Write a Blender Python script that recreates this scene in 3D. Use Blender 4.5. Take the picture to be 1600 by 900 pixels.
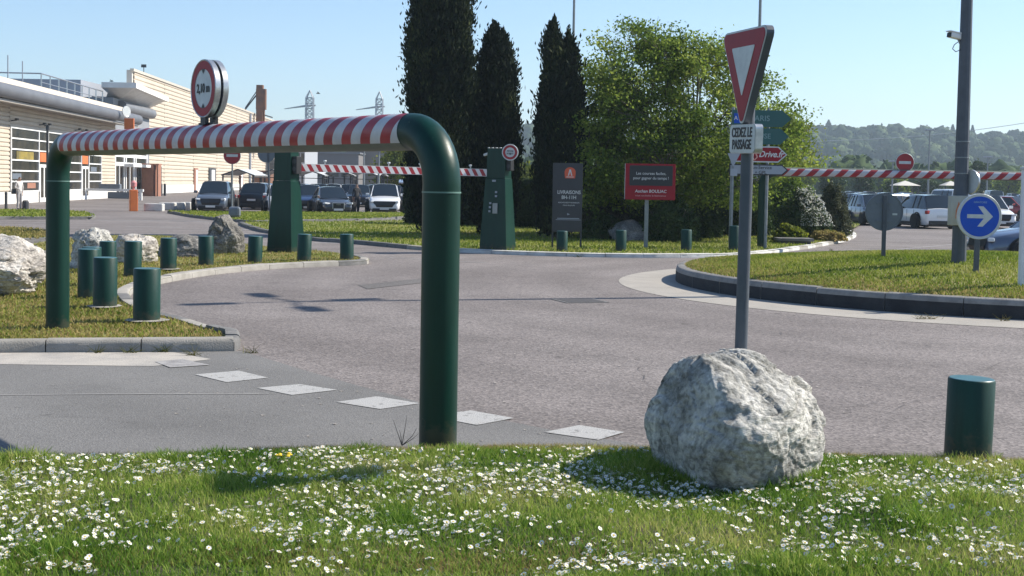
import bpy, bmesh, math, random
import numpy as np
from mathutils import Vector, Matrix, Euler, noise
from mathutils.geometry import tessellate_polygon
R = math.radians
PI = math.pi
random.seed(7)
rng = np.random.default_rng(11)
scene = bpy.context.scene
COL = scene.collection
for o in list(bpy.data.objects): bpy.data.objects.remove(o)

# ------------------------------------------------------------------ camera
H = 1.85; F = 2000.0; CX, CY = 800.0, 375.0
PITCH = math.atan(90 / F); ROLL = R(1.0)
fw = Vector((0, math.cos(PITCH), -math.sin(PITCH)))
up0 = Vector((0, math.sin(PITCH), math.cos(PITCH)))
rt0 = Vector((1, 0, 0))
rt = math.cos(ROLL) * rt0 + math.sin(ROLL) * up0
up = math.cos(ROLL) * up0 - math.sin(ROLL) * rt0
cam_d = bpy.data.cameras.new('camera'); cam = bpy.data.objects.new('camera', cam_d)
COL.objects.link(cam)
cam.matrix_world = Matrix(((rt.x, up.x, -fw.x, 0), (rt.y, up.y, -fw.y, 0), (rt.z, up.z, -fw.z, H), (0, 0, 0, 1)))
cam_d.sensor_width = 36; cam_d.lens = 45.0; cam_d.shift_y = -(450 - CY) / 1600.0
cam_d.clip_start = 0.1; cam_d.clip_end = 8000
scene.camera = cam

# ------------------------------------------------------------------ light
SUN_AZ, SUN_EL = R(73), R(39.5)
world = bpy.data.worlds.new('World'); scene.world = world; world.use_nodes = True
wn = world.node_tree; wn.nodes.clear()
sky = wn.nodes.new('ShaderNodeTexSky'); sky.sky_type = 'NISHITA'; sky.sun_disc = False
sky.sun_elevation = SUN_EL; sky.sun_rotation = SUN_AZ
sky.air_density = 1.0; sky.dust_density = 0.3; sky.ozone_density = 4.5; sky.altitude = 50
bg = wn.nodes.new('ShaderNodeBackground'); bg.inputs['Strength'].default_value = 0.11
wo = wn.nodes.new('ShaderNodeOutputWorld')
wn.links.new(sky.outputs[0], bg.inputs[0]); wn.links.new(bg.outputs[0], wo.inputs[0])
sd = bpy.data.lights.new('sun', 'SUN'); sd.energy = 5.0; sd.angle = R(0.5); sd.color = (1.0, 0.93, 0.81)
sun = bpy.data.objects.new('sun', sd); COL.objects.link(sun)
sv = Vector((math.sin(SUN_AZ) * math.cos(SUN_EL), math.cos(SUN_AZ) * math.cos(SUN_EL), math.sin(SUN_EL)))
sun.rotation_euler = sv.to_track_quat('Z', 'Y').to_euler(); sun.location = (30, 10, 40)
vs = scene.view_settings
vs.view_transform = 'Standard'; vs.look = 'None'; vs.gamma = 1.0; vs.exposure = 0.70
vs.use_curve_mapping = False
scene.cycles.max_bounces = 6; scene.cycles.transparent_max_bounces = 8
scene.cycles.volume_bounces = 0

# ------------------------------------------------------------------ helpers
def ray(px, py):
    return rt * (px - CX) + up * (CY - py) + fw * F
def G(px, py, z=0.0):                # point of the horizontal plane z seen at a pixel of the 1600x900 photograph
    r = ray(px, py); t = (z - H) / r.z
    return Vector((r.x * t, r.y * t, z))
def D(px, py, d):                    # point at distance d ahead
    r = ray(px, py); t = d / r.y
    return Vector((r.x * t, d, H + r.z * t))

def newmat(name, base, rough=0.7, metal=0.0, var=None, scale=4.0, bump=0.0, bscale=60.0, coat=0.0, spec=0.5, detail=6, thr=(0.35, 0.65), obj=False):
    m = bpy.data.materials.new(name); m.use_nodes = True
    nt = m.node_tree; b = nt.nodes['Principled BSDF']
    b.inputs['Base Color'].default_value = (*base, 1); b.inputs['Roughness'].default_value = rough
    b.inputs['Metallic'].default_value = metal; b.inputs['Coat Weight'].default_value = coat
    b.inputs['Coat Roughness'].default_value = 0.08
    b.inputs['Specular IOR Level'].default_value = spec
    tc = nt.nodes.new('ShaderNodeTexCoord')
    src = tc.outputs['Object']
    if not obj:
        g = nt.nodes.new('ShaderNodeNewGeometry'); src = g.outputs['Position']
    if var is not None:
        n = nt.nodes.new('ShaderNodeTexNoise'); n.inputs['Scale'].default_value = scale
        n.inputs['Detail'].default_value = detail; n.inputs['Roughness'].default_value = 0.65
        cr = nt.nodes.new('ShaderNodeValToRGB')
        cr.color_ramp.elements[0].position = thr[0]; cr.color_ramp.elements[1].position = thr[1]
        cr.color_ramp.elements[0].color = (*base, 1); cr.color_ramp.elements[1].color = (*var, 1)
        nt.links.new(src, n.inputs['Vector']); nt.links.new(n.outputs['Fac'], cr.inputs[0])
        nt.links.new(cr.outputs[0], b.inputs['Base Color'])
    if bump:
        n2 = nt.nodes.new('ShaderNodeTexNoise'); n2.inputs['Scale'].default_value = bscale; n2.inputs['Detail'].default_value = 8
        bp = nt.nodes.new('ShaderNodeBump'); bp.inputs['Strength'].default_value = bump; bp.inputs['Distance'].default_value = 0.02
        nt.links.new(src, n2.inputs['Vector']); nt.links.new(n2.outputs['Fac'], bp.inputs['Height'])
        nt.links.new(bp.outputs[0], b.inputs['Normal'])
    return m

def asphalt(name, c0, c1, patch, speck, sscale):
    """aggregate speckle + broad wear patches + thin cracks"""
    m = bpy.data.materials.new(name); m.use_nodes = True; nt = m.node_tree; N = nt.nodes; L = nt.links
    b = N['Principled BSDF']; b.inputs['Roughness'].default_value = 0.9; b.inputs['Specular IOR Level'].default_value = 0.25
    g = N.new('ShaderNodeNewGeometry')
    n1 = N.new('ShaderNodeTexNoise'); n1.inputs['Scale'].default_value = 0.22; n1.inputs['Detail'].default_value = 7
    r1 = N.new('ShaderNodeValToRGB'); r1.color_ramp.elements[0].position = .38; r1.color_ramp.elements[1].position = .66
    r1.color_ramp.elements[0].color = (*c0, 1); r1.color_ramp.elements[1].color = (*c1, 1)
    v = N.new('ShaderNodeTexVoronoi'); v.inputs['Scale'].default_value = sscale
    mx = N.new('ShaderNodeMix'); mx.data_type = 'RGBA'; mx.blend_type = 'MULTIPLY'; mx.inputs[0].default_value = 1
    r2 = N.new('ShaderNodeValToRGB'); r2.color_ramp.elements[0].position = 0; r2.color_ramp.elements[1].position = 1
    r2.color_ramp.elements[0].color = (1 - speck, 1 - speck, 1 - speck, 1); r2.color_ramp.elements[1].color = (1 + speck, 1 + speck, 1 + speck * .9, 1)
    sp = N.new('ShaderNodeSeparateColor')
    L.new(g.outputs['Position'], n1.inputs['Vector']); L.new(g.outputs['Position'], v.inputs['Vector'])
    L.new(n1.outputs['Fac'], r1.inputs[0]); L.new(v.outputs['Color'], sp.inputs[0]); L.new(sp.outputs[0], r2.inputs[0])
    L.new(r1.outputs[0], mx.inputs[6]); L.new(r2.outputs[0], mx.inputs[7])
    # stains
    n3 = N.new('ShaderNodeTexNoise'); n3.inputs['Scale'].default_value = 1.3; n3.inputs['Detail'].default_value = 9; n3.inputs['Roughness'].default_value = .7
    r3 = N.new('ShaderNodeValToRGB'); r3.color_ramp.elements[0].position = .3; r3.color_ramp.elements[1].position = .5
    r3.color_ramp.elements[0].color = (patch, patch, patch, 1); r3.color_ramp.elements[1].color = (1, 1, 1, 1)
    m3 = N.new('ShaderNodeMix'); m3.data_type = 'RGBA'; m3.blend_type = 'MULTIPLY'; m3.inputs[0].default_value = 1
    L.new(g.outputs['Position'], n3.inputs['Vector']); L.new(n3.outputs['Fac'], r3.inputs[0])
    L.new(mx.outputs[2], m3.inputs[6]); L.new(r3.outputs[0], m3.inputs[7]); L.new(m3.outputs[2], b.inputs['Base Color'])
    # tyre-polished rings round the roundabout centre, and dark drip stains
    vd = N.new('ShaderNodeVectorMath'); vd.operation = 'DISTANCE'; vd.inputs[1].default_value = (9.25, 24.3, 0); L.new(g.outputs['Position'], vd.inputs[0])
    wv = N.new('ShaderNodeMath'); wv.operation = 'MULTIPLY'; wv.inputs[1].default_value = 3.6; L.new(vd.outputs['Value'], wv.inputs[0])
    sn = N.new('ShaderNodeMath'); sn.operation = 'SINE'; L.new(wv.outputs[0], sn.inputs[0])
    mrr = N.new('ShaderNodeMapRange'); mrr.inputs[1].default_value = -1; mrr.inputs[2].default_value = 1; mrr.inputs[3].default_value = .90; mrr.inputs[4].default_value = 1.05; L.new(sn.outputs[0], mrr.inputs[0])
    m4 = N.new('ShaderNodeMix'); m4.data_type = 'RGBA'; m4.blend_type = 'MULTIPLY'; m4.inputs[0].default_value = .8
    L.new(m3.outputs[2], m4.inputs[6]); L.new(mrr.outputs[0], m4.inputs[7])
    n5 = N.new('ShaderNodeTexNoise'); n5.inputs['Scale'].default_value = 3.2; n5.inputs['Detail'].default_value = 3; L.new(g.outputs['Position'], n5.inputs['Vector'])
    r5 = N.new('ShaderNodeValToRGB'); r5.color_ramp.elements[0].position = .27; r5.color_ramp.elements[1].position = .33; r5.color_ramp.elements[0].color = (.62, .62, .62, 1); r5.color_ramp.elements[1].color = (1, 1, 1, 1); L.new(n5.outputs['Fac'], r5.inputs[0])
    m5 = N.new('ShaderNodeMix'); m5.data_type = 'RGBA'; m5.blend_type = 'MULTIPLY'; m5.inputs[0].default_value = 1
    L.new(m4.outputs[2], m5.inputs[6]); L.new(r5.outputs[0], m5.inputs[7]); L.new(m5.outputs[2], b.inputs['Base Color'])
    bp = N.new('ShaderNodeBump'); bp.inputs['Strength'].default_value = .5; bp.inputs['Distance'].default_value = .006
    L.new(v.outputs['Distance'], bp.inputs['Height']); L.new(bp.outputs[0], b.inputs['Normal'])
    return m

def leafmat(name, cols, trans=0.35, rough=0.6, scale=1.5, gain=0.0):
    """colours picked per leaf by a stored random value, mixed with broad noise patches"""
    m = bpy.data.materials.new(name); m.use_nodes = True; nt = m.node_tree; N = nt.nodes; L = nt.links
    b = N['Principled BSDF']; b.inputs['Roughness'].default_value = rough; b.inputs['Specular IOR Level'].default_value = 0.12
    at = N.new('ShaderNodeAttribute'); at.attribute_name = 'rnd'
    g = N.new('ShaderNodeNewGeometry'); n = N.new('ShaderNodeTexNoise'); n.inputs['Scale'].default_value = scale; n.inputs['Detail'].default_value = 4
    mp = N.new('ShaderNodeMapRange'); mp.inputs[1].default_value = .32; mp.inputs[2].default_value = .68
    ma = N.new('ShaderNodeMath'); ma.operation = 'MULTIPLY'; ma.inputs[1].default_value = .5
    mb = N.new('ShaderNodeMath'); mb.operation = 'MULTIPLY_ADD'; mb.inputs[1].default_value = .5
    L.new(g.outputs['Position'], n.inputs['Vector']); L.new(n.outputs['Fac'], mp.inputs[0]); L.new(mp.outputs[0], ma.inputs[0])
    L.new(at.outputs['Fac'], mb.inputs[0]); L.new(ma.outputs[0], mb.inputs[2])
    cr = N.new('ShaderNodeValToRGB'); e = cr.color_ramp.elements
    k = len(cols)
    while len(e) < k: e.new(0.5)
    for i, c in enumerate(cols):
        e[i].position = .12 + .76 * i / (k - 1); e[i].color = (*c, 1)
    L.new(mb.outputs[0], cr.inputs[0]); L.new(cr.outputs[0], b.inputs['Base Color'])
    if trans:
        t = N.new('ShaderNodeBsdfTranslucent'); ms = N.new('ShaderNodeMixShader'); ms.inputs[0].default_value = trans
        L.new(cr.outputs[0], t.inputs[0]); L.new(b.outputs[0], ms.inputs[1]); L.new(t.outputs[0], ms.inputs[2])
        L.new(ms.outputs[0], N['Material Output'].inputs[0])
    return m

M = {}
def wornpaint(name, c0, c1, chip, rough):
    m = bpy.data.materials.new(name); m.use_nodes = True; nt = m.node_tree; N = nt.nodes; L = nt.links; b = N['Principled BSDF']
    b.inputs['Specular IOR Level'].default_value = .28
    g = N.new('ShaderNodeNewGeometry')
    def nz(sc, p0, p1, a, c, det=6, vec=None):
        n = N.new('ShaderNodeTexNoise'); n.inputs['Scale'].default_value = sc; n.inputs['Detail'].default_value = det; n.inputs['Roughness'].default_value = .7
        r = N.new('ShaderNodeValToRGB'); r.color_ramp.elements[0].position = p0; r.color_ramp.elements[1].position = p1
        r.color_ramp.elements[0].color = (*a, 1); r.color_ramp.elements[1].color = (*c, 1)
        L.new(vec or g.outputs['Position'], n.inputs['Vector']); L.new(n.outputs['Fac'], r.inputs[0]); return n, r
    mp = N.new('ShaderNodeMapping'); mp.inputs['Scale'].default_value = (1, 1, .12); L.new(g.outputs['Position'], mp.inputs[0])
    _, base = nz(9, .35, .65, c0, c1, 5, mp.outputs[0])                  # faint vertical run marks
    _, chips = nz(38, .66, .70, (0, 0, 0), (1, 1, 1), 9)
    mx = N.new('ShaderNodeMix'); mx.data_type = 'RGBA'; L.new(chips.outputs[0], mx.inputs[0]); L.new(base.outputs[0], mx.inputs[6]); mx.inputs[7].default_value = (*chip, 1)
    sp = N.new('ShaderNodeSeparateXYZ'); L.new(g.outputs['Position'], sp.inputs[0])
    n3, _ = nz(14, .3, .7, (0, 0, 0), (1, 1, 1))
    ma = N.new('ShaderNodeMath'); ma.operation = 'MULTIPLY_ADD'; L.new(n3.outputs['Fac'], ma.inputs[0]); ma.inputs[1].default_value = -.5; L.new(sp.outputs[2], ma.inputs[2])
    mr = N.new('ShaderNodeMapRange'); mr.inputs[1].default_value = -.12; mr.inputs[2].default_value = -.03; mr.inputs[3].default_value = .5; mr.inputs[4].default_value = 0; L.new(ma.outputs[0], mr.inputs[0])
    m2 = N.new('ShaderNodeMix'); m2.data_type = 'RGBA'; L.new(mr.outputs[0], m2.inputs[0]); L.new(mx.outputs[2], m2.inputs[6]); m2.inputs[7].default_value = (.07, .06, .04, 1)
    L.new(m2.outputs[2], b.inputs['Base Color'])
    rr = N.new('ShaderNodeMapRange'); rr.inputs[3].default_value = rough - .06; rr.inputs[4].default_value = rough + .22; n4, _ = nz(5, 0, 1, (0, 0, 0), (1, 1, 1)); L.new(n4.outputs['Fac'], rr.inputs[0]); L.new(rr.outputs[0], b.inputs['Roughness'])
    bp = N.new('ShaderNodeBump'); bp.inputs['Strength'].default_value = .08; bp.inputs['Distance'].default_value = .02; L.new(n3.outputs['Fac'], bp.inputs['Height']); L.new(bp.outputs[0], b.inputs['Normal'])
    return m
M['green'] = wornpaint('bottle_green_paint', (.001, .024, .016), (.0018, .034, .023), (.05, .09, .07), .30)
M['greenworn'] = wornpaint('bottle_green_paint_worn', (.001, .025, .018), (.004, .042, .031), (.07, .11, .09), .40)
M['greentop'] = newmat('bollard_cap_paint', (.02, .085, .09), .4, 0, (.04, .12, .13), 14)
M['pipe_under'] = newmat('ground_lit_pipe_paint', (.12, .13, .10), .55, 0, (.07, .09, .07), 5, .05, 10)  # paler than the pipe green, ground-reflected light painted in
M['red'] = newmat('reflective_red_film', (.34, .012, .02), .4, 0, (.25, .012, .022), 6)
M['redsign'] = newmat('sign_red', (.30, .010, .022), .45, 0, (.24, .009, .018), 6, spec=.25)
M['white'] = newmat('reflective_white_film', (.52, .52, .54), .45, 0, (.42, .42, .45), 7)
M['signwhite'] = newmat('sign_white', (.55, .58, .58), .45, 0, (.44, .47, .48), 9)
M['rim'] = newmat('brushed_zinc', (.55, .56, .56), .35, .8, (.4, .41, .42), 20)
M['signback'] = newmat('sign_back_grey', (.15, .175, .21), .5, .1, (.12, .14, .17), 5)
M['pole'] = newmat('grey_post_paint', (.055, .066, .085), .55, .0, (.075, .088, .11), 5, .03, 30)
M['pole_light'] = newmat('galvanised_post', (.25, .27, .28), .5, .4, (.18, .2, .21), 8)
M['black'] = newmat('black_plastic', (.012, .012, .014), .5)
M['dark'] = newmat('dark_grey', (.035, .038, .042), .6, 0, (.05, .05, .055), 8)
M['totem'] = newmat('anthracite_panel', (.028, .030, .038), .45, 0, (.035, .037, .046), 4)
M['letter'] = newmat('white_lettering', (.6, .6, .6), .5)
M['letterdark'] = newmat('black_lettering', (.02, .02, .022), .5)
M['blue'] = newmat('sign_blue', (.003, .065, .44), .4, 0, (.004, .075, .48), 6, spec=.25)
M['signgreen'] = newmat('sign_green', (.01, .085, .085), .4)
M['signgrey'] = newmat('sign_grey', (.30, .33, .38), .45)
M['orange'] = newmat('orange_panel', (.62, .17, .04), .5, 0, (.55, .14, .04), 4)
M['brown'] = newmat('terracotta_panel', (.36, .17, .11), .6, 0, (.30, .14, .09), 3)
M['kerb'] = newmat('kerb_concrete', (.34, .32, .29), .9, 0, (.24, .225, .20), 2.5, .5, 70)
M['kerbold'] = newmat('old_kerb_concrete', (.17, .165, .16), .9, 0, (.10, .10, .10), 3, .5, 60)
M['kerbwhite'] = newmat('white_kerb', (.56, .555, .53), .85, 0, (.32, .31, .29), 2.2, .4, 60, thr=(.45, .72))
M['concrete'] = newmat('concrete_apron', (.36, .33, .29), .9, 0, (.29, .27, .24), 1.2, .4, 60)
M['paint'] = newmat('road_paint', (.36, .355, .345), .85, 0, (.19, .186, .18), 13, .4, 90, detail=10, thr=(.56, .64))
M['paintold'] = newmat('worn_road_paint', (.36, .35, .34), .85, 0, (.2, .19, .19), 5, .3, 90)
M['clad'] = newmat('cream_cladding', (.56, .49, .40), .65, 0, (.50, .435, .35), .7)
M['plinth'] = newmat('white_plinth', (.78, .76, .72), .7, 0, (.66, .64, .6), 1)
M['frame'] = newmat('white_window_frame', (.75, .75, .74), .5)
M['roofmetal'] = newmat('grey_roof_metal', (.20, .205, .22), .5, .2, (.16, .165, .18), .6)
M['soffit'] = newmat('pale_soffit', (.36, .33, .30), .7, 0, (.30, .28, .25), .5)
M['glass'] = newmat('shop_glass', (.02, .02, .018), .15, 0, (.07, .06, .045), .9, spec=.5)
M['carglass'] = newmat('car_glass', (.012, .018, .022), .06, 0, None, spec=.9)
M['tyre'] = newmat('tyre_rubber', (.012, .012, .012), .85)
M['wheel'] = newmat('wheel_alloy', (.4, .41, .42), .35, .7)
M['lamp'] = newmat('headlamp_glass', (.60, .62, .64), .2, .0)
M['taillamp'] = newmat('tail_lamp', (.30, .01, .012), .25)
M['plate'] = newmat('number_plate', (.62, .62, .6), .5)
M['skin'] = newmat('skin', (.42, .25, .18), .6)
M['hair'] = newmat('dark_hair', (.02, .015, .012), .7)
M['bark'] = newmat('bark', (.06, .05, .04), .9, 0, (.11, .095, .08), 6, .6, 25)

# ------------------------------------------------------------------ mesh builder
class MB:
    def __init__(s): s.v = []; s.f = []; s.m = []; s.X = Matrix()
    def _add(s, vs_, fs, mi=0):
        b = len(s.v); s.v += [tuple(s.X @ Vector(p)) for p in vs_]
        s.f += [tuple(b + i for i in f) for f in fs]; s.m += [mi] * len(fs)
        return s
    def box(s, c, d, rz=0, mi=0, bev=0, rx=0, ry=0):
        x, y, z = d[0] / 2, d[1] / 2, d[2] / 2
        E = Euler((rx, ry, rz)).to_matrix(); c = Vector(c)
        if bev <= 0:
            p = [(-x, -y, -z), (x, -y, -z), (x, y, -z), (-x, y, -z), (-x, -y, z), (x, -y, z), (x, y, z), (-x, y, z)]
            return s._add([E @ Vector(q) + c for q in p], [(0, 3, 2, 1), (4, 5, 6, 7), (0, 1, 5, 4), (1, 2, 6, 5), (2, 3, 7, 6), (3, 0, 4, 7)], mi)
        bm = bmesh.new(); bmesh.ops.create_cube(bm, size=1)
        for v in bm.verts: v.co = Vector((v.co.x * d[0], v.co.y * d[1], v.co.z * d[2]))
        bmesh.ops.bevel(bm, geom=bm.edges[:], offset=bev, segments=2, affect='EDGES', profile=.5)
        bm.verts.index_update()
        s._add([E @ v.co + c for v in bm.verts], [[v.index for v in f.verts] for f in bm.faces], mi); bm.free(); return s
    def tube(s, pts, rad, n=12, mi=0, caps=True):
        pts = [Vector(p) for p in pts]; k = len(pts)
        if not isinstance(rad, (list, tuple)): rad = [rad] * k
        vs_ = []; prev = None
        for i, p in enumerate(pts):
            t = (pts[min(i + 1, k - 1)] - pts[max(i - 1, 0)]).normalized()
            if prev is None:
                a = Vector((0, 0, 1)) if abs(t.z) < .9 else Vector((1, 0, 0))
                u = t.cross(a).normalized()
            else: u = (prev - t * prev.dot(t)).normalized()
            prev = u; w = t.cross(u)
            for j in range(n):
                an = 2 * PI * j / n; vs_.append(p + (u * math.cos(an) + w * math.sin(an)) * rad[i])
        fs = [(i * n + j, i * n + (j + 1) % n, (i + 1) * n + (j + 1) % n, (i + 1) * n + j) for i in range(k - 1) for j in range(n)]
        if caps: fs += [tuple(range(n - 1, -1, -1)), tuple((k - 1) * n + j for j in range(n))]
        return s._add(vs_, fs, mi)
    def prism(s, poly, z0, z1, mi=0, axis='z'):
        """poly in (a,b); extruded from z0 to z1 along axis"""
        def P(a, b, c): return (a, b, c) if axis == 'z' else ((a, c, b) if axis == 'y' else (c, a, b))
        n = len(poly)
        vs_ = [P(a, b, z0) for a, b in poly] + [P(a, b, z1) for a, b in poly]
        tri = tessellate_polygon([[Vector((a, b, 0)) for a, b in poly]])
        fs = [tuple(reversed(t)) for t in tri] + [tuple(n + i for i in t) for t in tri]
        fs += [(i, (i + 1) % n, n + (i + 1) % n, n + i) for i in range(n)]
        return s._add(vs_, fs, mi)
    def lathe(s, prof, n=24, c=(0, 0, 0), mi=0):
        c = Vector(c); vs_ = []; fs = []
        for r, z in prof:
            for j in range(n): vs_.append(c + Vector((r * math.cos(2 * PI * j / n), r * math.sin(2 * PI * j / n), z)))
        for i in range(len(prof) - 1):
            for j in range(n): fs.append((i * n + j, i * n + (j + 1) % n, (i + 1) * n + (j + 1) % n, (i + 1) * n + j))
        fs.append(tuple((len(prof) - 1) * n + j for j in range(n))); fs.append(tuple(range(n - 1, -1, -1)))
        return s._add(vs_, fs, mi)
    def disc(s, c, r, y0, y1, n=40, mi=0):       # disc facing -Y, thickness from y0 (front) to y1
        pts = [(c[0] + r * math.cos(2 * PI * j / n), c[1] + r * math.sin(2 * PI * j / n)) for j in range(n)]
        return s.prism(pts, y0, y1, mi, 'y')
    def loft(s, rings, mi=0, mif=None, closed=False, caps=True):
        n = len(rings[0]); vs_ = [p for r in rings for p in r]; b = len(s.v)
        for i in range(len(rings) - 1):
            pass
        s.v += [tuple(s.X @ Vector(p)) for p in vs_]
        for i in range(len(rings) - 1):
            for j in range(n if closed else n - 1):
                s.f.append((b + i * n + j, b + i * n + (j + 1) % n, b + (i + 1) * n + (j + 1) % n, b + (i + 1) * n + j))
                s.m.append(mif(i, j) if mif else mi)
        if caps:
            s.f.append(tuple(b + j for j in range(n - 1, -1, -1))); s.m.append(mi)
            s.f.append(tuple(b + (len(rings) - 1) * n + j for j in range(n))); s.m.append(mi)
        return s
    def build(s, name, mats, parent=None, smooth=False, loc=None, ang=0.7, fix=True, **kw):
        me = bpy.data.meshes.new(name); me.from_pydata(s.v, [], s.f)
        if not isinstance(mats, (list, tuple)): mats = [mats]
        for m in mats: me.materials.append(m)
        me.polygons.foreach_set('material_index', s.m)
        if fix:
            bm = bmesh.new(); bm.from_mesh(me); bmesh.ops.recalc_face_normals(bm, faces=bm.faces[:]); bm.to_mesh(me); bm.free()
        if smooth:
            me.polygons.foreach_set('use_smooth', [True] * len(me.polygons)); me.set_sharp_from_angle(angle=ang)
        me.update()
        o = bpy.data.objects.new(name, me); COL.objects.link(o)
        if parent: o.parent = parent
        if loc is not None: o.location = loc
        for k, v in kw.items(): o[k] = v
        return o

def thing(name, label, cat, loc=(0, 0, 0), rz=0, group=None):
    o = bpy.data.objects.new(name, None); COL.objects.link(o); o.empty_display_size = .2
    o.location = loc; o.rotation_euler = (0, 0, rz); o['label'] = label; o['category'] = cat
    if group: o['group'] = group
    return o
def tag(o, label, cat, group=None):
    o['label'] = label; o['category'] = cat
    if group: o['group'] = group
    return o
def struct(o): o['kind'] = 'structure'; return o
def stuff(o): o['kind'] = 'stuff'; return o
def dup(root, loc=None, rz=None, label=None):
    def cp(o, parent):
        c = o.copy(); COL.objects.link(c)
        if parent: c.parent = parent
        for ch in [x for x in o.children]: cp(ch, c)
        return c
    r = cp(root, None)
    if loc is not None: r.location = loc
    if rz is not None: r.rotation_euler = (0, 0, rz)
    if label: r['label'] = label
    return r

def arrays(name, V, Fq, mats, parent=None, rnd=None, smooth=False, mi=None, loc=None):
    """mesh from numpy arrays; Fq is (M,k)"""
    me = bpy.data.meshes.new(name); M_, k = Fq.shape
    me.vertices.add(len(V)); me.vertices.foreach_set('co', V.astype(np.float32).ravel())
    me.loops.add(M_ * k); me.loops.foreach_set('vertex_index', Fq.astype(np.int32).ravel())
    me.polygons.add(M_); me.polygons.foreach_set('loop_start', np.arange(0, M_ * k, k, dtype=np.int32))
    for m in (mats if isinstance(mats, (list, tuple)) else [mats]): me.materials.append(m)
    if mi is not None: me.polygons.foreach_set('material_index', mi.astype(np.int32))
    if smooth: me.polygons.foreach_set('use_smooth', np.ones(M_, dtype=bool))
    me.update(calc_edges=True)
    if rnd is not None:
        a = me.attributes.new('rnd', 'FLOAT', 'FACE'); a.data.foreach_set('value', rnd.astype(np.float32))
    o = bpy.data.objects.new(name, me); COL.objects.link(o)
    if parent: o.parent = parent
    if loc is not None: o.location = loc
    return o

def leaf_quads(C, size, up_bias=0.0, aspect=1.7, axis=None, flat=0.5):
    """leaf-shaped quads (pointed rhombi) at centres C"""
    n = len(C); sz = size * rng.uniform(.6, 1.3, n)
    if axis is None:
        A = rng.normal(size=(n, 3)); A[:, 2] += up_bias
    else: A = axis + rng.normal(size=(n, 3)) * .35
    A /= np.linalg.norm(A, axis=1)[:, None]
    B = rng.normal(size=(n, 3)); B -= (B * A).sum(1)[:, None] * A; B /= np.linalg.norm(B, axis=1)[:, None]
    a = A * (sz * aspect / 2)[:, None]; b = B * (sz / 2)[:, None]
    V = np.stack([C - a, C + b - a * .1, C + a, C - b - a * .1], 1).reshape(-1, 3)
    return V, np.arange(4 * n).reshape(n, 4)

def text(body, size, mat, parent, loc, rot=(PI / 2, 0, 0), name='lettering', bold=.0, align='CENTER', sx=1.0, shear=0, ext=.0015):
    cu = bpy.data.curves.new('t', 'FONT'); cu.body = body; cu.size = size; cu.align_x = align; cu.align_y = 'CENTER'
    cu.offset = bold * size; cu.extrude = ext; cu.resolution_u = 4; cu.shear = shear
    o = bpy.data.objects.new('t', cu); COL.objects.link(o)
    dg = bpy.context.evaluated_depsgraph_get(); me = bpy.data.meshes.new_from_object(o.evaluated_get(dg))
    bpy.data.objects.remove(o); bpy.data.curves.remove(cu)
    me.materials.clear(); me.materials.append(mat); me.name = name
    q = bpy.data.objects.new(name, me); COL.objects.link(q)
    if parent: q.parent = parent
    q.location = loc; q.rotation_euler = rot; q.scale = (sx, 1, 1)
    return q

def smooth_path(pts, k=6, closed=False):
    pts = [Vector(p) for p in pts]; n = len(pts); out = []
    rngi = range(n if closed else n - 1)
    for i in rngi:
        if closed: p0, p1, p2, p3 = pts[(i - 1) % n], pts[i], pts[(i + 1) % n], pts[(i + 2) % n]
        else: p0, p1, p2, p3 = pts[max(i - 1, 0)], pts[i], pts[i + 1], pts[min(i + 2, n - 1)]
        for j in range(k):
            t = j / k
            out.append(.5 * ((2 * p1) + (-p0 + p2) * t + (2 * p0 - 5 * p1 + 4 * p2 - p3) * t * t + (-p0 + 3 * p1 - 3 * p2 + p3) * t ** 3))
    if not closed: out.append(pts[-1])
    return out

def inpoly(x, y, poly):
    """vectorised point in polygon"""
    P = np.array([(p[0], p[1]) for p in poly]); ins = np.zeros(len(x), bool); j = len(P) - 1
    for i in range(len(P)):
        xi, yi, xj, yj = P[i, 0], P[i, 1], P[j, 0], P[j, 1]
        c = ((yi > y) != (yj > y)) & (x < (xj - xi) * (y - yi) / (yj - yi + 1e-12) + xi)
        ins ^= c; j = i
    return ins
def nvec(p):
    """repeatable noise vector (the built-in one changes from run to run)"""
    p = Vector(p); return Vector((noise.noise(p), noise.noise(p + Vector((31.4, 7.7, 2.1))), noise.noise(p + Vector((5.3, 47.9, 13.8)))))
# ================================================================== GROUND
M['road'] = asphalt('aged_asphalt', (.163, .144, .140), (.212, .190, .185), .82, .38, 46)
M['roadarm'] = asphalt('smooth_asphalt', (.150, .146, .143), (.185, .181, .177), .88, .17, 80)
M['soil'] = newmat('soil', (.10, .08, .05), .95, 0, (.055, .075, .025), 2.0, .5, 40)
M['dryturf'] = newmat('dry_turf', (.24, .21, .07), .95, 0, (.15, .18, .04), 1.2, .6, 30)
M['field'] = newmat('field', (.10, .12, .05), .95, 0, (.14, .13, .08), .02)
M['dust'] = newmat('dusty_gutter', (.40, .37, .33), .95, 0, (.25, .24, .23), 2.2, .3, 60, thr=(.42, .75))
GRASS = [(.04, .11, .012), (.125, .235, .028), (.29, .37, .07), (.50, .46, .18)]
M['grass'] = leafmat('lawn_blades', GRASS, .45, .5, .9)
M['grassdry'] = leafmat('dry_lawn_blades', [(.13, .15, .03), (.24, .215, .065), (.37, .29, .115), (.44, .34, .17)], .4, .6, .8)
M['grassmid'] = leafmat('island_lawn_blades', [(.09, .15, .018), (.17, .23, .03), (.26, .29, .055), (.36, .34, .11)], .4, .6, .5)

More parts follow.
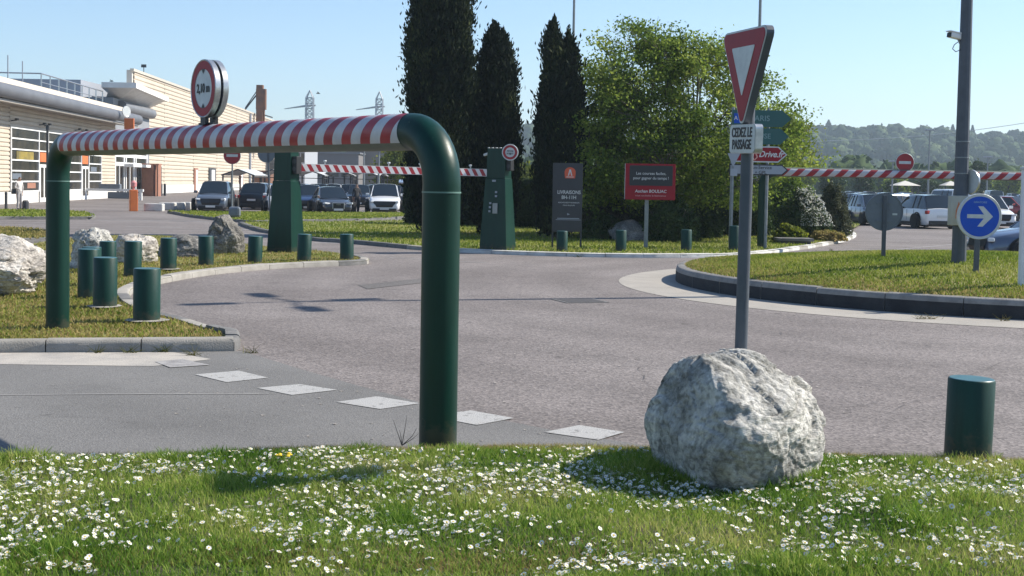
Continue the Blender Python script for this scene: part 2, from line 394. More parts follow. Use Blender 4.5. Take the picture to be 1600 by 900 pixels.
def sheet(name, poly, z, mat, **kw):
    b = MB(); tri = tessellate_polygon([[Vector((p[0], p[1], 0)) for p in poly]])
    b._add([(p[0], p[1], z) for p in poly], tri)
    o = b.build(name, mat, fix=False)
    bm = bmesh.new(); bm.from_mesh(o.data)
    for f in bm.faces:
        f.normal_update()
        if f.normal.z < 0: f.normal_flip()
    bm.to_mesh(o.data); bm.free()
    return o
struct(sheet('ground', [(-3000, -300), (3000, -300), (3000, 3500), (-3000, 3500)], -.01, M['field']))
struct(sheet('road', [(-75, -6), (120, -6), (120, 250), (-75, 250)], 0, M['road']))

M['kerbworn'] = newmat('worn_kerb_top', (.27, .26, .24), .9, 0, (.18, .17, .16), 4, .4, 50)
def Gs(l, z=0): return [G(x, y, z) for x, y in l]
# smoother arm of the road in front, up to the dashed give-way line
arm = Gs([(378, 549), (470, 577), (556, 602), (656, 629), (760, 652), (860, 672), (1010, 697)])
arm = [Vector((-16, arm[0].y + .35, 0))] + [Vector((-6.0, G(0, 553).y, 0))] + arm + [Vector((arm[-1].x + .8, 6, 0)), Vector((-16, 6, 0))]
struct(sheet('road_arm', arm, .003, M['roadarm']))
struct(sheet('gutter', Gs([(-260, 557), (0, 552), (270, 551), (330, 562), (240, 573), (0, 570), (-260, 574)]), .006, M['dust']))
dashes = [[(304, 585), (373, 579), (419, 590), (354, 597)],
          [(401, 606), (468, 600), (527, 609), (456, 617)], [(525, 628), (589, 619), (656, 630), (594, 639)],
          [(672, 650), (735, 641), (803, 653), (745, 664)], [(850, 675), (905, 664), (976, 675), (935, 687)]]
b = MB()
for q in dashes: b._add(Gs(q, .0075), [(0, 1, 2, 3)])
struct(b.build('road_marking', M['paint']))
b = MB()
b._add(Gs([(242, 565), (285, 561), (328, 570), (266, 574)], .0095), [(0, 1, 2, 3)])
def line(p, q, w=.12, z=.005):
    a, c = G(*p), G(*q); d = (c - a).normalized(); n = Vector((-d.y, d.x, 0)) * w / 2; u = Vector((0, 0, z))
    b._add([a - n + u, c - n + u, c + n + u, a + n + u], [(0, 1, 2, 3)])
line((147, 344), (330, 346), .35); line((52, 348), (113, 349), .25); line((199, 354), (283, 356), .2)
line((195, 371), (232, 371.5), .15); line((362, 357.5), (417, 360), .35); line((367, 365), (419, 367), .35)
line((490, 379), (560, 381), .3); line((560, 381), (740, 391), .12); line((1335, 402), (1450, 394), .12)
line((1360, 374), (1420, 377), .1); line((1460, 372), (1590, 384), .1); line((1190, 399), (1230, 400), .2); line((600, 402), (760, 411), .08)
line((1380, 392), (1500, 381), .1)
struct(b.build('parking_marking', M['paintold']))
# thin tar-sealed crack lines on the smooth arm
b = MB()
def crack(l, w=.02, z=.0075, m=0):
    pts = smooth_path(Gs(l), 5)
    for i in range(len(pts) - 1):
        a, c = pts[i], pts[i + 1]; d = (c - a).normalized(); n = Vector((-d.y, d.x, 0)) * w * random.uniform(.3, .6); u = Vector((0, 0, z))
        b._add([a - n + u, c - n + u, c + n + u, a + n + u], [(0, 1, 2, 3)], m)
crack([(0, 618), (150, 617), (300, 616.5), (420, 616)], .03)
struct(b.build('road_seam', newmat('seam', (.30, .29, .28), .9)))
M['crack'] = newmat('crack_sealant', (.055, .05, .05), .85)
b = MB()
def wander(p, q, n, j, w):
    P, Q = G(*p), G(*q); pts = [P.lerp(Q, k / n) + Vector((random.gauss(0, j), random.gauss(0, j), 0)) * (0 < k < n) for k in range(n + 1)]; pts = smooth_path(pts, 4)
    for i in range(len(pts) - 1):
        a, c = pts[i], pts[i + 1]; d = (c - a).normalized(); nn = Vector((-d.y, d.x, 0)) * w * random.uniform(.1, .45); u = Vector((0, 0, .009))
        b._add([a - nn + u, c - nn + u, c + nn + u, a + nn + u], [(0, 1, 2, 3)])
for p, q, n, j, w in (((720, 545), (990, 560), 9, .12, .008), ((990, 560), (1030, 620), 6, .08, .007), ((430, 460), (640, 438), 10, .2, .010), ((1330, 560), (1590, 600), 9, .12, .008), ((1400, 640), (1590, 560), 8, .1, .006),
                      ((760, 430), (930, 436), 8, .2, .010), ((380, 560), (520, 540), 8, .1, .007), ((60, 650), (330, 668), 9, .06, .005), ((1190, 520), (1500, 545), 9, .15, .008)): wander(p, q, n, j, w)
struct(b.build('road_crack', M['crack']))
# square inspection cover and a patched trench
b = MB(); c_ = G(905, 470); b.box((c_.x, c_.y, .003), (.72, .72, .012), R(20)); b.box((c_.x, c_.y, .006), (.60, .60, .012), R(20), 1); struct(b.build('manhole_cover', [M['roadarm'], newmat('cast_iron', (.07, .066, .064), .7, .3, (.10, .09, .085), 30)]))
P = Gs([(560, 446), (700, 431), (716, 436), (574, 452)]); struct(sheet('road_patch', P, .006, asphalt('patched_asphalt', (.125, .117, .114), (.150, .140, .136), .85, .25, 60)))
# small tree-leaf litter / stones
b = MB()
for i in range(260):
    px, py = random.uniform(230, 1560), random.uniform(410, 690)
    p = G(px, py); 
    r = random.uniform(.006, .02); a = random.random() * 6
    b._add([p + Vector((r * math.cos(a + k * 1.6), r * math.sin(a + k * 1.6), .006 + .004 * (k % 2))) for k in range(4)], [(0, 1, 2, 3)])
stuff(b.build('gravel', newmat('loose_gravel', (.32, .29, .26), .9), label='loose gravel and litter on the asphalt'))

def kerb(pts, h, w, mat, seg=1.0, inside=1, name='kerb', mat2=None, face=None):
    """kerbstones laid end to end along a path of ground points, each a bevelled block"""
    P = [Vector((p[0], p[1], 0)) for p in pts]
    L = [0]
    for i in range(1, len(P)): L.append(L[-1] + (P[i] - P[i - 1]).length)
    def at(s):
        s = max(0, min(L[-1], s))
        for i in range(1, len(P)):
            if s <= L[i]:
                t = (s - L[i - 1]) / max(1e-6, L[i] - L[i - 1]); return P[i - 1].lerp(P[i], t)
        return P[-1]
    n = max(1, round(L[-1] / seg)); sl = L[-1] / n; b = MB()
    for i in range(n):
        j0 = random.uniform(-.008, .008); rr = []
        for k in range(4):
            s = i * sl + .006 + (sl - .012) * k / 3
            p = at(s); d = (at(s + .05) - at(s - .05)).normalized(); nn = Vector((-d.y, d.x, 0)) * inside
            hh = h + j0
            rr.append([p + nn * o + Vector((0, 0, z)) for o, z in ((0, -.02), (.0, hh * .7), (.02, hh * .93), (.045, hh), (w, hh + .002), (w, -.02))])
        m_i = 0 if not mat2 or random.random() < .8 else 1
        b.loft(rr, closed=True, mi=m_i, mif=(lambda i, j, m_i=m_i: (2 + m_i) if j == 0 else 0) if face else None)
    return struct(b.build(name, [mat] + ([mat2 or mat]) + (face or []), smooth=True, ang=.9))

def turf(name, poly, z, mat): return struct(sheet(name, poly, z, mat))

def blades(name, n, sampler, zf, h, w, mat, lean=.5, tall=None):
    """a field of bent grass blades, two quads each"""
    X, Y = sampler(n); n = len(X); Z = zf(X, Y)
    hh = h * rng.uniform(.5, 1.35, n)
    if tall is not None: hh *= tall(X, Y)
    an = rng.uniform(0, 2 * PI, n); la = rng.uniform(0, 2 * PI, n); ll = hh * rng.uniform(.1, 1, n) * lean
    wx, wy = np.cos(an) * w / 2 * rng.uniform(.6, 1.4, n), np.sin(an) * w / 2
    lx, ly = np.cos(la) * ll, np.sin(la) * ll
    B = np.stack([X, Y, Z], 1); W = np.stack([wx, wy, np.zeros(n)], 1)
    m = B + np.stack([lx * .35, ly * .35, hh * .6], 1); t = B + np.stack([lx, ly, hh], 1)
    V = np.stack([B - W, B + W, m + W * .8, m - W * .8, t + W * .15, t - W * .15], 1).reshape(-1, 3)
    k = (np.arange(n) * 6)[:, None]
    Fq = np.concatenate([k + np.array([[0, 1, 2, 3]]), k + np.array([[3, 2, 4, 5]])], 1).reshape(-1, 4)
    r = np.repeat(np.clip(rng.normal(.5, .25, n), 0, 1), 2)
    return stuff(arrays(name, V, Fq, mat, rnd=r))

def poly_sampler(poly, dens_near=None, avoid=None, gap=.2):
    AV = np.array([(p[0], p[1]) for p in avoid]) if avoid else None
    if AV is not None: AV = np.concatenate([AV[:-1] + (AV[1:] - AV[:-1]) * f for f in (0, .25, .5, .75)])
    P = np.array([(p[0], p[1]) for p in poly]); lo, hi = P.min(0), P.max(0)
    def f(n):
        xs = []; ys = []; c = 0
        while c < n:
            x = rng.uniform(lo[0], hi[0], n); y = rng.uniform(lo[1], hi[1], n)
            k = inpoly(x, y, P)
            if dens_near: k &= rng.random(n) < np.clip((dens_near / np.maximum(y, 1)) ** 2, 0, 1)
            if AV is not None:
                kk = np.where(k)[0]
                for q0 in range(0, len(kk), 20000):
                    s_ = kk[q0:q0 + 20000]; dm = ((x[s_][:, None] - AV[None, :, 0]) ** 2 + (y[s_][:, None] - AV[None, :, 1]) ** 2).min(1); k[s_] &= dm > (gap * rng.uniform(.85, 1.25, len(s_))) ** 2
            xs.append(x[k]); ys.append(y[k]); c += k.sum()
        return np.concatenate(xs)[:n], np.concatenate(ys)[:n]
    return f

# ---- foreground verge --------------------------------------------------
edge = Gs([(-500, 712), (-200, 706), (0, 704), (150, 704), (330, 702), (400, 694), (520, 692), (640, 695), (720, 693), (800, 689), (900, 690), (1010, 693), (1150, 700), (1300, 703), (1450, 708), (1600, 712), (1850, 722), (2100, 730)], .095)
edge = [Vector((-14, edge[0].y - .2, 0))] + edge + [Vector((14, edge[-1].y - .3, 0))]
EX = np.array([p.x for p in edge]); EY = np.array([p.y for p in edge])
def vz(X, Y):
    d = np.interp(X, EX, EY) - Y
    base = .10 * np.clip(d / .45, 0, 1) ** .7
    return base + .012 * np.sin(X * 3.1 + Y * 2) * np.clip(d, 0, 1) + .012 * np.sin(Y * 5.3 - X * 1.7) * np.clip(d, 0, 1)
nx, ny = 180, 60
xs = np.linspace(-14, 14, nx); V = []
ey = np.interp(xs, EX, EY)
for j in range(ny):
    t = j / (ny - 1); y = ey * (1 - t ** 1.5) + (-4) * t ** 1.5
    V.append(np.stack([xs, y, vz(xs, y) + .012], 1))
V = np.concatenate(V); idx = np.arange(nx * ny).reshape(ny, nx)
Fq = np.stack([idx[:-1, :-1], idx[1:, :-1], idx[1:, 1:], idx[:-1, 1:]], -1).reshape(-1, 4)
struct(arrays('grass_verge', V, Fq, M['soil'], smooth=True))
def pn(X, Y, s, o=0):
    return np.array([noise.noise(Vector((x * s + o, y * s, o))) for x, y in zip(X, Y)])
def verge_sampler(n):
    x = rng.uniform(-4.6, 4.6, n * 3); y = rng.uniform(4.8, 9.4, n * 3)
    k = (y < np.interp(x, EX, EY) - .01 + rng.normal(0, .025, n * 3)) & (np.abs(x) < y * .47 + .3)
    return x[k][:n], y[k][:n]
cl = [(random.uniform(-3.6, 3.6), random.uniform(5.2, 9)) for i in range(60)]
def tallf(X, Y):
    t = np.ones(len(X))
    for cx, cy in cl: t += .8 * np.exp(-((X - cx) ** 2 + (Y - cy) ** 2) / .02)
    return np.minimum(t, 2.2)
blades('grass', 170000, verge_sampler, vz, .045, .0055, M['grass'], .9, tallf)
def edge_sampler(n):
    x = rng.uniform(-4.6, 4.6, n); d = np.abs(rng.normal(0, .13, n)); y = np.interp(x, EX, EY) - d + .03
    return x, y
blades('dry_grass', 34000, edge_sampler, vz, .055, .005, M['grassdry'], 1.1)
def patch_sampler(n):
    px = rng.choice([400, 700, 1330, 870, 100], n) + rng.normal(0, 75, n); py = np.clip(895 - np.abs(rng.normal(0, 22, n)), 0, 930)
    P = [G(a, c_, .1) for a, c_ in zip(px, py)]
    return np.array([p.x for p in P]), np.array([p.y for p in P])
blades('straw_grass', 12000, patch_sampler, vz, .03, .005, M['grassdry'], 1.2)
def far_verge(n):
    x = rng.uniform(-10, 10, n * 2); y = rng.uniform(1.5, 9.3, n * 2)
    k = (y < np.interp(x, EX, EY)) & ((np.abs(x) > y * .47 + .25) | (y < 4.85)); return x[k][:n], y[k][:n]
blades('grass', 130000, far_verge, vz, .05, .013, M['grass'], .9)

# taller uncut grass at the foot of the boulder, the posts and the bollard
def foot_grass(px, py, rx, ry, n, h=.085):
    c_ = G(px, py, .1)
    def s(m):
        a = rng.uniform(0, 2 * PI, m); r = 1 + np.abs(rng.normal(0, .12, m)); return c_.x + rx * r * np.cos(a), c_.y + ry * r * np.sin(a)
    blades('tall_grass', n, s, vz, h, .006, M['grass'], .8)
foot_grass(1148, 742, .47, .36, 2600, .08); foot_grass(684, 700, .15, .15, 500, .07); foot_grass(1513, 712, .17, .16, 600, .075)
# ---- daisies -----------------------------------------------------------
M['petal'] = newmat('daisy_petal', (.74, .74, .70), .6); M['disc'] = newmat('daisy_disc', (.65, .42, .04), .7)
M['stem'] = newmat('daisy_stem', (.07, .14, .03), .7)
def daisy_arrays():
    V = []; Fq = []; mi = []; n = 11
    for j in range(n):
        a = 2 * PI * j / n; r0, r1, wd = .35, 1.0, .25
        c, s_ = math.cos(a), math.sin(a)
        up_ = .12 if j % 2 else .02
        pts = [(r0 * c + s_ * wd * .5, r0 * s_ - c * wd * .5, .02), (r1 * .95 * c + s_ * wd, r1 * .95 * s_ - c * wd, up_), (r1 * c * 1.05 - s_ * wd * .6, r1 * s_ * 1.05 + c * wd * .6, up_ + .02), (r0 * c - s_ * wd * .5, r0 * s_ + c * wd * .5, .02)]
        k = len(V); V += pts; Fq.append([k, k + 1, k + 2, k + 3]); mi.append(0)
    k = len(V)
    for j in range(6): V.append((.40 * math.cos(j * PI / 3), .40 * math.sin(j * PI / 3), .10))
    V.append((0, 0, .2))
    for j in range(0, 6, 2): Fq.append([k + j, k + j + 1, k + (j + 2) % 6, k + 6]); mi.append(1)
    k = len(V); V += [(-.07, 0, 0), (.07, 0, 0), (.07, 0, -4.5), (-.07, 0, -4.5)]; Fq.append([k, k + 1, k + 2, k + 3]); mi.append(2)
    return np.array(V), np.array(Fq), np.array(mi)
DV, DF, DM = daisy_arrays()
def daisy_pts(n, x0=-60, x1=1660):
    out = []
    while len(out) < n:
        px, py = random.uniform(x0, x1), random.uniform(700, 905)
        t = (py - 700) / 200
        # screen-independent density: patches in the lawn itself
        p = G(px, py, .1)
        if p.y > np.interp(p.x, EX, EY) - .12 - .25 * random.random(): continue
        v = 1.1 * noise.noise(Vector((p.x * 1.1, p.y * 1.4, 3.3))) + .9 * noise.noise(Vector((p.x * 4.5, p.y * 4.5, 8)))
        dd = np.clip((p.y - 6.45) / .9, 0, 1)
        if random.random() < np.clip(.20 + .6 * dd + v * 1.15, .02, 1.0) * (.5 + .5 * dd): out.append(p)
    return out
M_d = [M['petal'], M['disc'], M['stem']]
pts = sorted(daisy_pts(8200), key=lambda p: p.y)
big, rest = pts[:260], pts[260:]
pme = []
for kx in range(5):
    r = .0122 * (.82 + .09 * kx)
    o = arrays('daisy', DV * r, DF, M_d, mi=DM)
    pme.append(o.data); bpy.data.objects.remove(o)
for i, p in enumerate(big):
    o = bpy.data.objects.new('daisy', pme[i % 5]); COL.objects.link(o)
    z = float(vz(np.array([p.x]), np.array([p.y]))[0]) + random.uniform(.022, .055)
    o.location = (p.x, p.y, z); o.rotation_euler = (random.gauss(-.05, .3), random.gauss(.3, .3), random.random() * 6)
    tag(o, 'white lawn daisy among the nearest ones at the bottom of the photo', 'daisy', 'daisies nearest the camera')
def daisy_field(plist, name):
    Vs = []; n = len(plist)
    for p in plist:
        r = .0118 * random.uniform(.7, 1.25)
        z = float(vz(np.array([p.x]), np.array([p.y]))[0]) + random.uniform(.018, .055)
        m = np.array(Euler((random.gauss(-.05, .3), random.gauss(.3, .3), random.random() * 6)).to_matrix())
        Vs.append((DV * r) @ m.T + np.array([p.x, p.y, z]))
    V = np.concatenate(Vs); Fq = np.concatenate([DF + i * len(DV) for i in range(n)])
    o = stuff(arrays(name, V, Fq, M_d, mi=np.tile(DM, n))); return o
daisy_field(rest, 'daisies')
side = []
while len(side) < 1500:
    x, y = random.uniform(-9, 9), random.uniform(5, 8.8)
    if abs(x) > y * .42 and y < np.interp(x, EX, EY) - .1: side.append(Vector((x, y, 0)))
daisy_field(side, 'daisies')
# dandelion patch
p0 = G(445, 727, .1); M['dyel'] = newmat('dandelion_yellow', (.7, .5, .03), .7)
for i in range(7):
    b = MB(); q = p0 + Vector((random.gauss(0, .03), random.gauss(0, .02), .055 + random.uniform(0, .01))); b.lathe([(.012, 0), (.013, .004), (.006, .008)], 7, q, 0)
    b.tube([q, (q.x, q.y, .1)], .0015, 4, 1)
    tag(b.build('dandelion', [M['dyel'], M['stem']]), 'tiny yellow flower of the small yellow clump among white daisies', 'flower', 'yellow flower clump')
# dry twig weed by the big post
b = MB(); q = G(628, 696, .06)
for dx, dy, dz, bx in ((-.06, 0, .17, 0), (.03, .02, .20, .0), (.07, 0, .12, .03), (-.02, .03, .1, .0), (.09, .01, .08, .02)):
    b.tube([q, q + Vector((dx * .5 + bx, dy, dz * .5)), q + Vector((dx + bx, dy, dz))], [.003, .002, .001], 4)
tag(b.build('dry_weed', newmat('dry_stalk', (.12, .09, .07), .9)), 'dry leafless weed stalks left of the near gantry post', 'weed')

# ---- left island ---------------------------------------------------------
front_k = Gs([(-420, 562), (-200, 556), (0, 552), (100, 551), (200, 550.5), (300, 550), (366, 549)])
nose = Gs([(366, 549), (376, 544), (374, 533)])
side_k = smooth_path(Gs([(374, 533), (330, 521), (290, 508), (245, 497), (215, 483), (203, 470), (207, 459), (232, 449), (270, 440), (330, 430), (420, 421), (500, 417), (566, 414), (576, 410), (560, 405)]), 4)
kerb(front_k, .135, .16, M['kerb'], 1.0, 1, mat2=M['kerbold'])
kerb(nose + side_k[1:4], .135, .16, M['kerbold'], .35, 1)
kerb(side_k[3:], .11, .18, M['kerb'], .9, 1, mat2=M['kerbold'])
back_k = smooth_path(Gs([(560, 405), (500, 397), (430, 391), (373, 384), (330, 376), (240, 372), (150, 373), (75, 381), (0, 397), (-200, 412), (-420, 430)]), 3)
kerb(back_k, .09, .15, M['kerbold'], 1.2, 1)
isl = front_k + nose[1:] + side_k[1:] + back_k[1:]
# earth top inset under the kerb crest
turf('grass_island', isl, .085, M['dryturf'])
cz = lambda X, Y: np.full(len(X), .085)
near_isl = [p for p in isl]
c_sh = Vector((-6.2, 20, 0))
ins = [c_sh + (p - c_sh) * .985 for p in isl]
blades('island_grass', 75000, poly_sampler(ins, 15, side_k + nose, .19), cz, .035, .016, M['grassdry'], .9)
blades('island_grass', 16000, poly_sampler(ins, 17, side_k + nose, .19), cz, .045, .018, M['grassmid'], .9)
# ---- far-left grass strips ------------------------------------------------
def strip(l, h, kmat, n, mat='grassmid', name='grass_strip', bw=.04, kerb_part=None, base=None):
    P = Gs(l); turf(name, P, h - .02, base or M['dryturf'])
    kp = P + [P[0]] if kerb_part is None else P[kerb_part[0]:kerb_part[1]]
    kerb(kp, h, .16, kmat, 1.2, 1)
    blades('strip_grass', n, poly_sampler(P), lambda X, Y: np.full(len(X), h - .02), .07, bw, M[mat], .8)
strip([(-150, 389), (-40, 383), (75, 379), (104, 375), (98, 368), (40, 362), (-60, 360), (-200, 362)], .13, M['kerbold'], 5000, 'grassdry')
strip([(-150, 350), (0, 343), (90, 343), (145, 343), (150, 340), (130, 334), (60, 331), (-40, 331), (-150, 333)], .12, M['kerbold'], 4000, bw=.06)
strip([(262, 333), (300, 340), (352, 346), (395, 349), (480, 347.5), (560, 346), (632, 342), (648, 338), (628, 335.5), (560, 335.5), (470, 335), (370, 334.5)], .12, M['kerbold'], 8000, bw=.06)
# ---- large right-hand island with the trees --------------------------------
bigk = smooth_path(Gs([(372, 351), (400, 361), (440, 368), (485, 376), (560, 382), (660, 391), (745, 396), (850, 400), (960, 402.5), (1070, 403), (1150, 401.5), (1200, 397), (1260, 389), (1310, 380), (1331, 374), (1338, 368), (1328, 362)]), 4)
bigback = smooth_path([G(1328, 362), G(1345, 352), G(1340, 342), Vector((20, 75, 0)), Vector((2, 80, 0)), G(700, 336), G(640, 346), G(560, 349), G(470, 350), G(400, 350), G(372, 351)], 3)
turf('planted_island', bigk + bigback[1:-1], .09, M['dryturf'])
kerb(bigk[:20], .11, .18, M['kerbold'], 1.0, 1)
kerb(bigk[19:], .10, .20, M['kerbwhite'], 1.0, 1, mat2=M['kerb'])
PL = bigk + bigback[1:-1]
blades('island_grass', 55000, poly_sampler(PL, 38, bigk, .22), lambda X, Y: np.full(len(X), .09), .06, .03, M['grassmid'], .8)
# ---- domed central island of the roundabout ---------------------------------
IC = Vector((9.38, 24.2, 0)); IR = 6.22
def domez(r): return .27 + .37 * (1 - np.clip(r / IR, 0, 1) ** 1.6)
rg, an = 26, 96
V = [(IC.x, IC.y, domez(0))]; Fq = []
for i in range(1, rg + 1):
    r = (IR - .15) * i / rg
    for j in range(an): a = 2 * PI * j / an; V.append((IC.x + r * math.cos(a), IC.y + r * math.sin(a), float(domez(r)) + .0))
b = MB(); F_ = [(0, 1 + j, 1 + (j + 1) % an) for j in range(an)]
for i in range(rg - 1):
    for j in range(an): F_.append((1 + i * an + j, 1 + (i + 1) * an + j, 1 + (i + 1) * an + (j + 1) % an, 1 + i * an + (j + 1) % an))
b._add(V, F_); struct(b.build('roundabout_island', M['dryturf'], smooth=True))
circ = [Vector((IC.x + IR * math.cos(a), IC.y + IR * math.sin(a), 0)) for a in np.linspace(0, 2 * PI, 121)]
kerb(circ, .29, .22, M['kerbworn'], 1.15, 1, mat2=M['kerbworn'], face=[newmat('shade_blackened_kerb', (.018, .019, .022), .9, 0, (.034, .035, .038), 3, .4, 40), newmat('shade_scuffed_kerb', (.06, .06, .062), .9, 0, (.10, .10, .10), 5, .4, 40)])  # outer kerb faces near black: their shade put into the colour, plus tyre scuffs
cc = Vector((9.18, 23.85, 0)); struct(sheet('concrete_apron', [cc + Vector((7.15 * math.cos(a), 7.0 * math.sin(a), 0)) for a in np.linspace(0, 2 * PI, 96)[:-1]], .005, M['concrete']))
def dome_s(n):
    r = (IR - .2) * np.sqrt(rng.random(n)); a = rng.uniform(0, 2 * PI, n); return IC.x + r * np.cos(a), IC.y + r * np.sin(a)
dzf = lambda X, Y: domez(np.hypot(X - IC.x, Y - IC.y))
blades('island_grass', 80000, dome_s, dzf, .045, .018, M['grassmid'], .8)
def rim_s(n):
    r = IR - .18 - np.abs(rng.normal(0, .6, n)); a = rng.uniform(0, 2 * PI, n); return IC.x + r * np.cos(a), IC.y + r * np.sin(a)
blades('island_grass', 22000, rim_s, dzf, .04, .018, M['grassdry'], .9)
# weeds in the kerb joints
b = MB()
for px, py in ((1440, 499), (1455, 499), (1570, 502), (905, 402), (1110, 404), (1280, 395), (1298, 392), (1500, 380), (150, 552), (258, 551), (200, 552), (300, 556), (395, 552)):
    q = G(px, py)
    for k in range(14):
        b.tube([q + Vector((random.gauss(0, .04), random.gauss(0, .02), 0)), q + Vector((random.gauss(0, .09), random.gauss(0, .04), random.uniform(.03, .11)))], [.004, .001], 3)
stuff(b.build('weeds', M['grassdry']))
# ================================================================== GANTRY
def gantry_pipe(P0, P1, zc, r, er, n=28):
    d = (P1 - P0).normalized(); pts = [P0 + Vector((0, 0, -.05)), P0 + Vector((0, 0, zc - er))]
    for k in range(1, 11):
        a = PI / 2 * k / 10; pts.append(P0 + d * (er - er * math.cos(a)) + Vector((0, 0, zc - er + er * math.sin(a))))
    q = []
    for k in range(0, 11):
        a = PI / 2 * (1 - k / 10); q.append(P1 - d * (er - er * math.cos(a)) + Vector((0, 0, zc - er + er * math.sin(a))))
    return pts, q, d
PA, PB = G(684, 694, .06), G(90, 513, .09)
PA.z = 0; PB.z = 0
RP = .129; ZC = 2.19; ER = .36
A_, B_, dr = gantry_pipe(PA, PB, ZC, RP, ER)
Lg = (PB - PA).length
gan = thing('height_gantry', 'dark green pipe gantry with red and white striped crossbar over the road arm', 'height barrier', PA)
inv = Matrix.Translation(-PA)
def gb(): b = MB(); b.X = inv.copy(); return b
def post_joint(P):
    b = gb(); b.tube([P + Vector((0, 0, ZC - ER - .06)), P + Vector((0, 0, ZC - ER - .05))], RP + .004, 28, 0); return b
b = gb(); b.tube(A_[:2], RP, 32); b.build('post', M['green'], gan, True)
b = gb(); b.tube([PB + Vector((0, 0, -.05)), PB + Vector((0, 0, ZC - ER))], RP, 32); b.build('post', M['green'], gan, True)
b = gb(); b.tube([A_[1] - Vector((0, 0, .06))] + A_[1:] + [A_[-1] + dr * .03], RP, 32, caps=False); b.build('elbow', M['green'], gan, True)
b = gb(); b.tube([B_[0] - dr * .03] + B_ + [B_[-1] - Vector((0, 0, .06))], RP, 32, caps=False); b.build('elbow', M['green'], gan, True)
for P in (PA, PB): post_joint(P).build('weld_ring', newmat('worn_weld', (.12, .22, .19), .45), gan, True)
s0 = PA + dr * ER + Vector((0, 0, ZC)); s1 = PB - dr * ER + Vector((0, 0, ZC))
b = gb(); b.tube([s0, s1], RP, 32, caps=False); b.build('crossbar', newmat('crossbar_paint', (.035, .085, .07), .4, 0, (.055, .11, .09), 3), gan, True)
# slanting striped film around the front of the crossbar; the front of the bar looks towards nf
nf = Vector((dr.y, -dr.x, 0))
if nf.y > 0: nf = -nf
b = gb(); per = .264; Ls = (s1 - s0).length; K = int(Ls / (per / 2)) + 1; na = 14
for k in range(-2, K + 2):
    u0, u1 = k * per / 2, (k + 1) * per / 2; vs_ = []
    for j in range(na + 1):
        a = R(-38) + R(112) * j / na          # -38 deg below horizontal up to past the top
        sh = .17 * (j / na)
        for u in (u0 + sh * -1 + .12, u1 - sh + .12):
            u = max(0.0, min(Ls, u)); vs_.append(s0 + dr * u + (nf * math.cos(a) + Vector((0, 0, 1)) * math.sin(a)) * (RP + .003))
    if (Vector(vs_[0]) - Vector(vs_[1])).length < 1e-3 and (Vector(vs_[-1]) - Vector(vs_[-2])).length < 1e-3: continue
    b._add(vs_, [(2 * j, 2 * j + 1, 2 * j + 3, 2 * j + 2) for j in range(na)], 0 if k % 2 == 0 else 1)
b.build('striped_film', [M['red'], M['white']], gan, True)
# underside band below the film, light bounced off the ground put into its colour
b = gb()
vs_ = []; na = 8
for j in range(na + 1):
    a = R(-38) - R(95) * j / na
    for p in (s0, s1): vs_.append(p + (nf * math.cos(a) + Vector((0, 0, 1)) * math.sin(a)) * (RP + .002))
b._add(vs_, [(2 * j, 2 * j + 1, 2 * j + 3, 2 * j + 2) for j in range(na)]); b.build('ground_lit_underside_band', M['pipe_under'], gan, True)

def ring_pts(r, n=48, c=(0, 0)): return [(c[0] + r * math.cos(2 * PI * j / n), c[1] + r * math.sin(2 * PI * j / n)) for j in range(n)]
def dish(parent, r, th, face, back=None, name='panel', lip=.012):
    """thin sign disc facing -Y with a flanged rim"""
    b = MB(); b.disc((0, 0), r, 0, th * .35, 48, 0); p = b.build('panel', face, parent)
    b = MB()
    prof = [(r - .001, th), (r - .001, -.004), (r + .006, -.008), (r + lip, -.002), (r + lip, th), ]
    n = 56; vs_ = []; fs = []
    for rr, y in prof:
        for j in range(n): a = 2 * PI * j / n; vs_.append((rr * math.cos(a), y, rr * math.sin(a)))
    m = len(prof)
    for i in range(m):
        for j in range(n): fs.append((i * n + j, i * n + (j + 1) % n, ((i + 1) % m) * n + (j + 1) % n, ((i + 1) % m) * n + j))
    b._add(vs_, fs); b.build('rim', M['rim'] if back is None else back, parent, True)
    return p
# height-limit disc pair on the bar
t_ = .46
hs = s0 + (s1 - s0) * .475
ang = math.atan2(nf.x, -nf.y)           # rotation that turns local -Y to nf
top = ZC + RP
rs = .248
for side_ in (0, 1):
    off = nf * 0
    c = Vector((hs.x, hs.y, top + .07 + rs)) + off
    s = thing('height_limit_sign', ['front disc of the pair on the striped crossbar, height limit reading 2,10 m',
                                  'back one of the two discs mounted on top of the striped crossbar'][side_], 'road sign', (hs.x, hs.y, top), ang + (PI if side_ else 0))
    loc = Vector((0, -.058, .07 + rs))
    d_ = dish(s, rs, .045, M['signwhite'])
    for ch in s.children: ch.location = loc
    b = MB()
    n = 56; vs_ = []; 
    for rr in (rs * .99, rs * .70):
        for j in range(n): a = 2 * PI * j / n; vs_.append((rr * math.cos(a), -.003, rr * math.sin(a)))
    b._add(vs_, [(j, (j + 1) % n, n + (j + 1) % n, n + j) for j in range(n)]); b.build('red_ring', M['redsign'], s, loc=loc)
    text('2,10 m', .112, M['letterdark'], s, loc + Vector((0, -.004, 0)), bold=.02, sx=.85)
    for sg in (1, -1):
        b = MB(); b._add([(-.035, -.004, sg * rs * .70), (.035, -.004, sg * rs * .70), (0, -.004, sg * rs * .52)], [(0, 1, 2)]); b.build('triangle_mark', M['letterdark'], s, loc=loc)
    b = MB(); b.disc((0, 0), rs * .93, .016, .04, 40); b.build('back_plate', M['signback'], s, loc=loc)
    b = MB(); b.box((0, -.045, .035), (.10, .035, .075)); b.box((0, -.01, .008), (.17 if side_ else .30, .05, .018)); b.box((0, -.05, .1), (.05, .02, .09)); b.build('bracket', M['black'], s)

